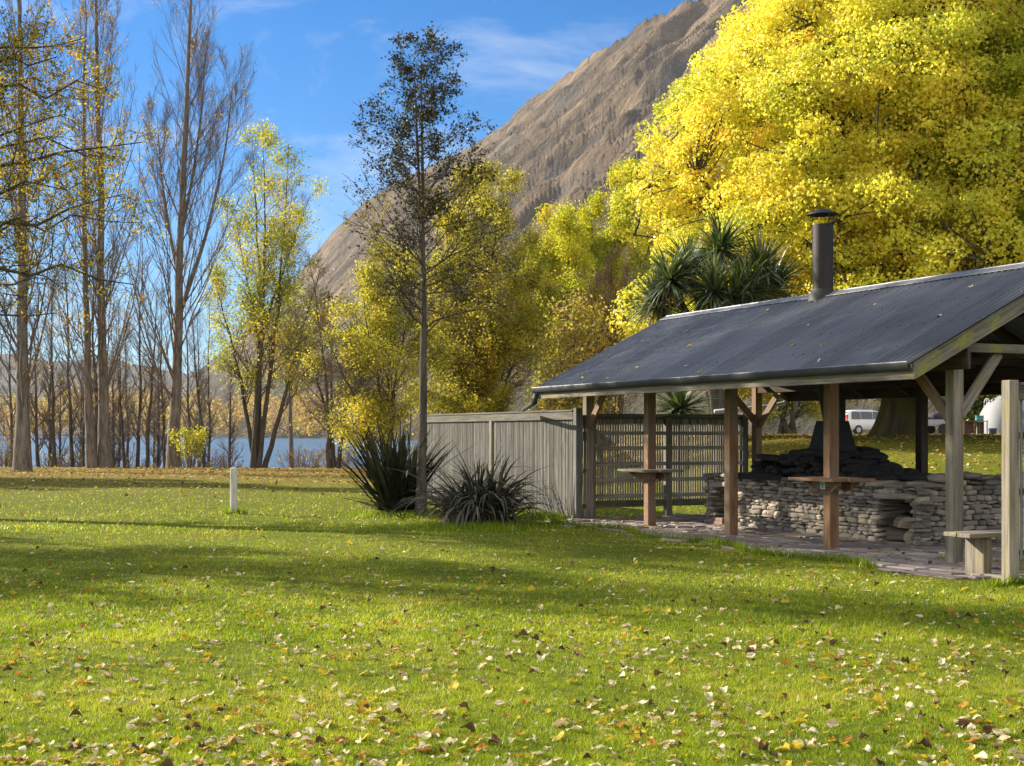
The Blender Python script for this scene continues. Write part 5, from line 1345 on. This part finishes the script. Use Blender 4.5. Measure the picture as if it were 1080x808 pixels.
ok = ~inside_shelter(X, Y) & (rng.random(n) < np.clip(dens, .1, 1)); X, Y = X[ok], Y[ok]
n = len(X); kd = rng.choice(4, n, p=[.50, .26, .13, .11]); sz = np.array([.075, .07, .08, .065])[kd] * rng.lognormal(-.52, .42, n); sz = np.clip(sz, .018, .09)
inpic = (np.abs(X / Y) < .37) & (Y > 6.65) & (Y < 40)
score = np.where(inpic, sz / Y, 0); order = np.argsort(-score); top = order[:300]; rest = order[300:]
def pose(i):
    tl = .30 if kd[i] != 3 else .5
    return Matrix.Rotation(rng.uniform(0, 6.28), 3, 'Z') @ Matrix.Rotation(rng.normal(0, tl), 3, 'X') @ Matrix.Rotation(rng.normal(0, tl), 3, 'Y')
gz = ground_z(X, Y)
lm = [[None] * 5 for _ in range(4)]
for k in range(4):
    for j in range(5):
        gg = Geo(); gg.add(TPL[k][j][0], [TPL[k][j][1]], rng.random()); lm[k][j] = gg.mesh('fallen_leaf', LEAFM[k], True)
for i in top:
    o = bpy.data.objects.new('fallen_leaf', lm[kd[i]][rng.integers(5)]); COL.objects.link(o)
    o.matrix_world = Matrix.Translation((X[i], Y[i], gz[i] + .017)) @ pose(i).to_4x4() @ Matrix.Scale(float(sz[i]), 4)
    tag(o, NAMES[kd[i]][1], 'leaf', NAMES[kd[i]][2])
g = Geo()
for i in rest:
    V, Q = TPL[kd[i]][rng.integers(5)]
    M = np.array(pose(i)); s_ = sz[i] * (1.0 if Y[i] < 25 else 1.25)
    lift = .018 if Y[i] < 22 else .03
    if Y[i] > 13:   # far ones with fewer faces
        V = V.reshape(9, 5, 3)[::4, ::2].reshape(-1, 3); Q = np.array([(0, 3, 4, 1), (1, 4, 5, 2), (3, 6, 7, 4), (4, 7, 8, 5)])
    g.add(V @ M.T * s_ + np.array([X[i], Y[i], gz[i] + lift]), [Q], rng.random(), None, int(kd[i]))
n = 5500
Xf = rng.uniform(-30, 3, n); Yf_ = rng.triangular(33, 60, 66, n); ok = (Yf_ < shore(Xf) - 9); Xf, Yf_ = Xf[ok], Yf_[ok]; Zf = ground_z(Xf, Yf_)
for a, b_, c_ in zip(Xf, Yf_, Zf):
    k = int(rng.choice(4, p=[.25, .25, .42, .08])); V, Q = TPL[k][rng.integers(5)]; V = V.reshape(9, 5, 3)[::4, ::2].reshape(-1, 3); Q = np.array([(0, 3, 4, 1), (1, 4, 5, 2), (3, 6, 7, 4), (4, 7, 8, 5)])
    g.add(V @ np.array(pose(0)).T * rng.uniform(.07, .13) + np.array([a, b_, c_ + .04]), [Q], rng.random(), None, k)
# litter on the paving, the roof foot and the bank
n = 1300
v = rng.uniform(-1.0, 4, n); u = rng.uniform(-1.6, 9.6, n)
for a, b_ in zip(v, u):
    if not in_paving(a, b_) or (VF - .1 < a and UN < b_ < UF) or rng.random() < .55: continue
    k = int(rng.choice(4, p=[.3, .3, .3, .1])); V, Q = TPL[k][rng.integers(5)]; V = V.reshape(9, 5, 3)[::4, ::2].reshape(-1, 3); Q = np.array([(0, 3, 4, 1), (1, 4, 5, 2), (3, 6, 7, 4), (4, 7, 8, 5)])
    g.add(V @ np.array(Matrix.Rotation(rng.uniform(0, 6), 3, 'Z')).T * rng.uniform(.04, .08) + loc(a, b_, .034), [Q], rng.random(), None, k)
n = 9000
X2 = rng.uniform(4, 26, n); Y2 = rng.uniform(23, 70, n); v2, u2 = to_local(X2, Y2); ok = (v2 > 4.6) ; X2, Y2 = X2[ok], Y2[ok]; Z2 = ground_z(X2, Y2)
for a, b_, c_ in zip(X2, Y2, Z2):
    k = int(rng.choice(4, p=[.35, .45, .15, .05])); V, Q = TPL[k][rng.integers(5)]; V = V.reshape(9, 5, 3)[::4, ::2].reshape(-1, 3); Q = np.array([(0, 3, 4, 1), (1, 4, 5, 2), (3, 6, 7, 4), (4, 7, 8, 5)])
    g.add(V @ np.array(pose(0)).T * rng.uniform(.07, .13) + np.array([a, b_, c_ + .03]), [Q], rng.random(), None, k)
g.build('leaf_litter', LEAFM, None, True, label='scattered small autumn leaves strewn over lawn and paving', cat='leaf litter', kind='stuff')
# a few dead leaves caught on the roof
for k, (v_, u_) in enumerate(((-.3, 2.2), (.5, 3.6), (.2, 6.4), (-.6, 5.2), (.9, 7.6), (1.2, 1.0), (-.75, 8.4), (-.8, 1.6), (-.86, 4.4), (-.5, 6.9), (1.4, 5.9), (.3, .6), (-.2, 3.0), (.7, 8.8), (-.84, 7.3), (1.0, 2.7))):
    o = bpy.data.objects.new('fallen_leaf', lm[0 if k % 2 else 1][k % 5]); COL.objects.link(o)
    o.matrix_world = Matrix.Translation(loc(v_, u_, float(roof_z(v_)) + .014)) @ Matrix.Rotation(RZ, 4, 'Z') @ Matrix.Rotation(-math.atan(SL), 4, 'Y') @ Matrix.Rotation(k * 1.3, 4, 'Z') @ Matrix.Scale(.085, 4)
    tag(o, ('pale' if k % 2 else 'yellow') + ' fallen leaf stuck on the dark corrugated roof', 'leaf', ('pale' if k % 2 else 'yellow') + ' leaves on the roof')

# ------------------------------------------------------------------ the air
g = Geo()
x0, x1, y0, y1, z0, z1 = -3800, 3600, -700, 5600, -14, float(Zm.max()) + 12
V = np.array([(x, y, z) for z in (z0, z1) for y in (y0, y1) for x in (x0, x1)], float)
g.add(V, [[(0, 2, 3, 1), (4, 5, 7, 6), (0, 1, 5, 4), (2, 6, 7, 3), (0, 4, 6, 2), (1, 3, 7, 5)]])
t = NT('summer_haze'); pv_ = t.n('VolumePrincipled', {'Color': (.72, .84, 1.0, 1), 'Density': .000055, 'Anisotropy': .2})
t.t.links.new(pv_.outputs[0], t.out.inputs['Volume'])
g.build('haze', t.done(), None, label='thin bluish air over the lake', cat='haze', kind='stuff')
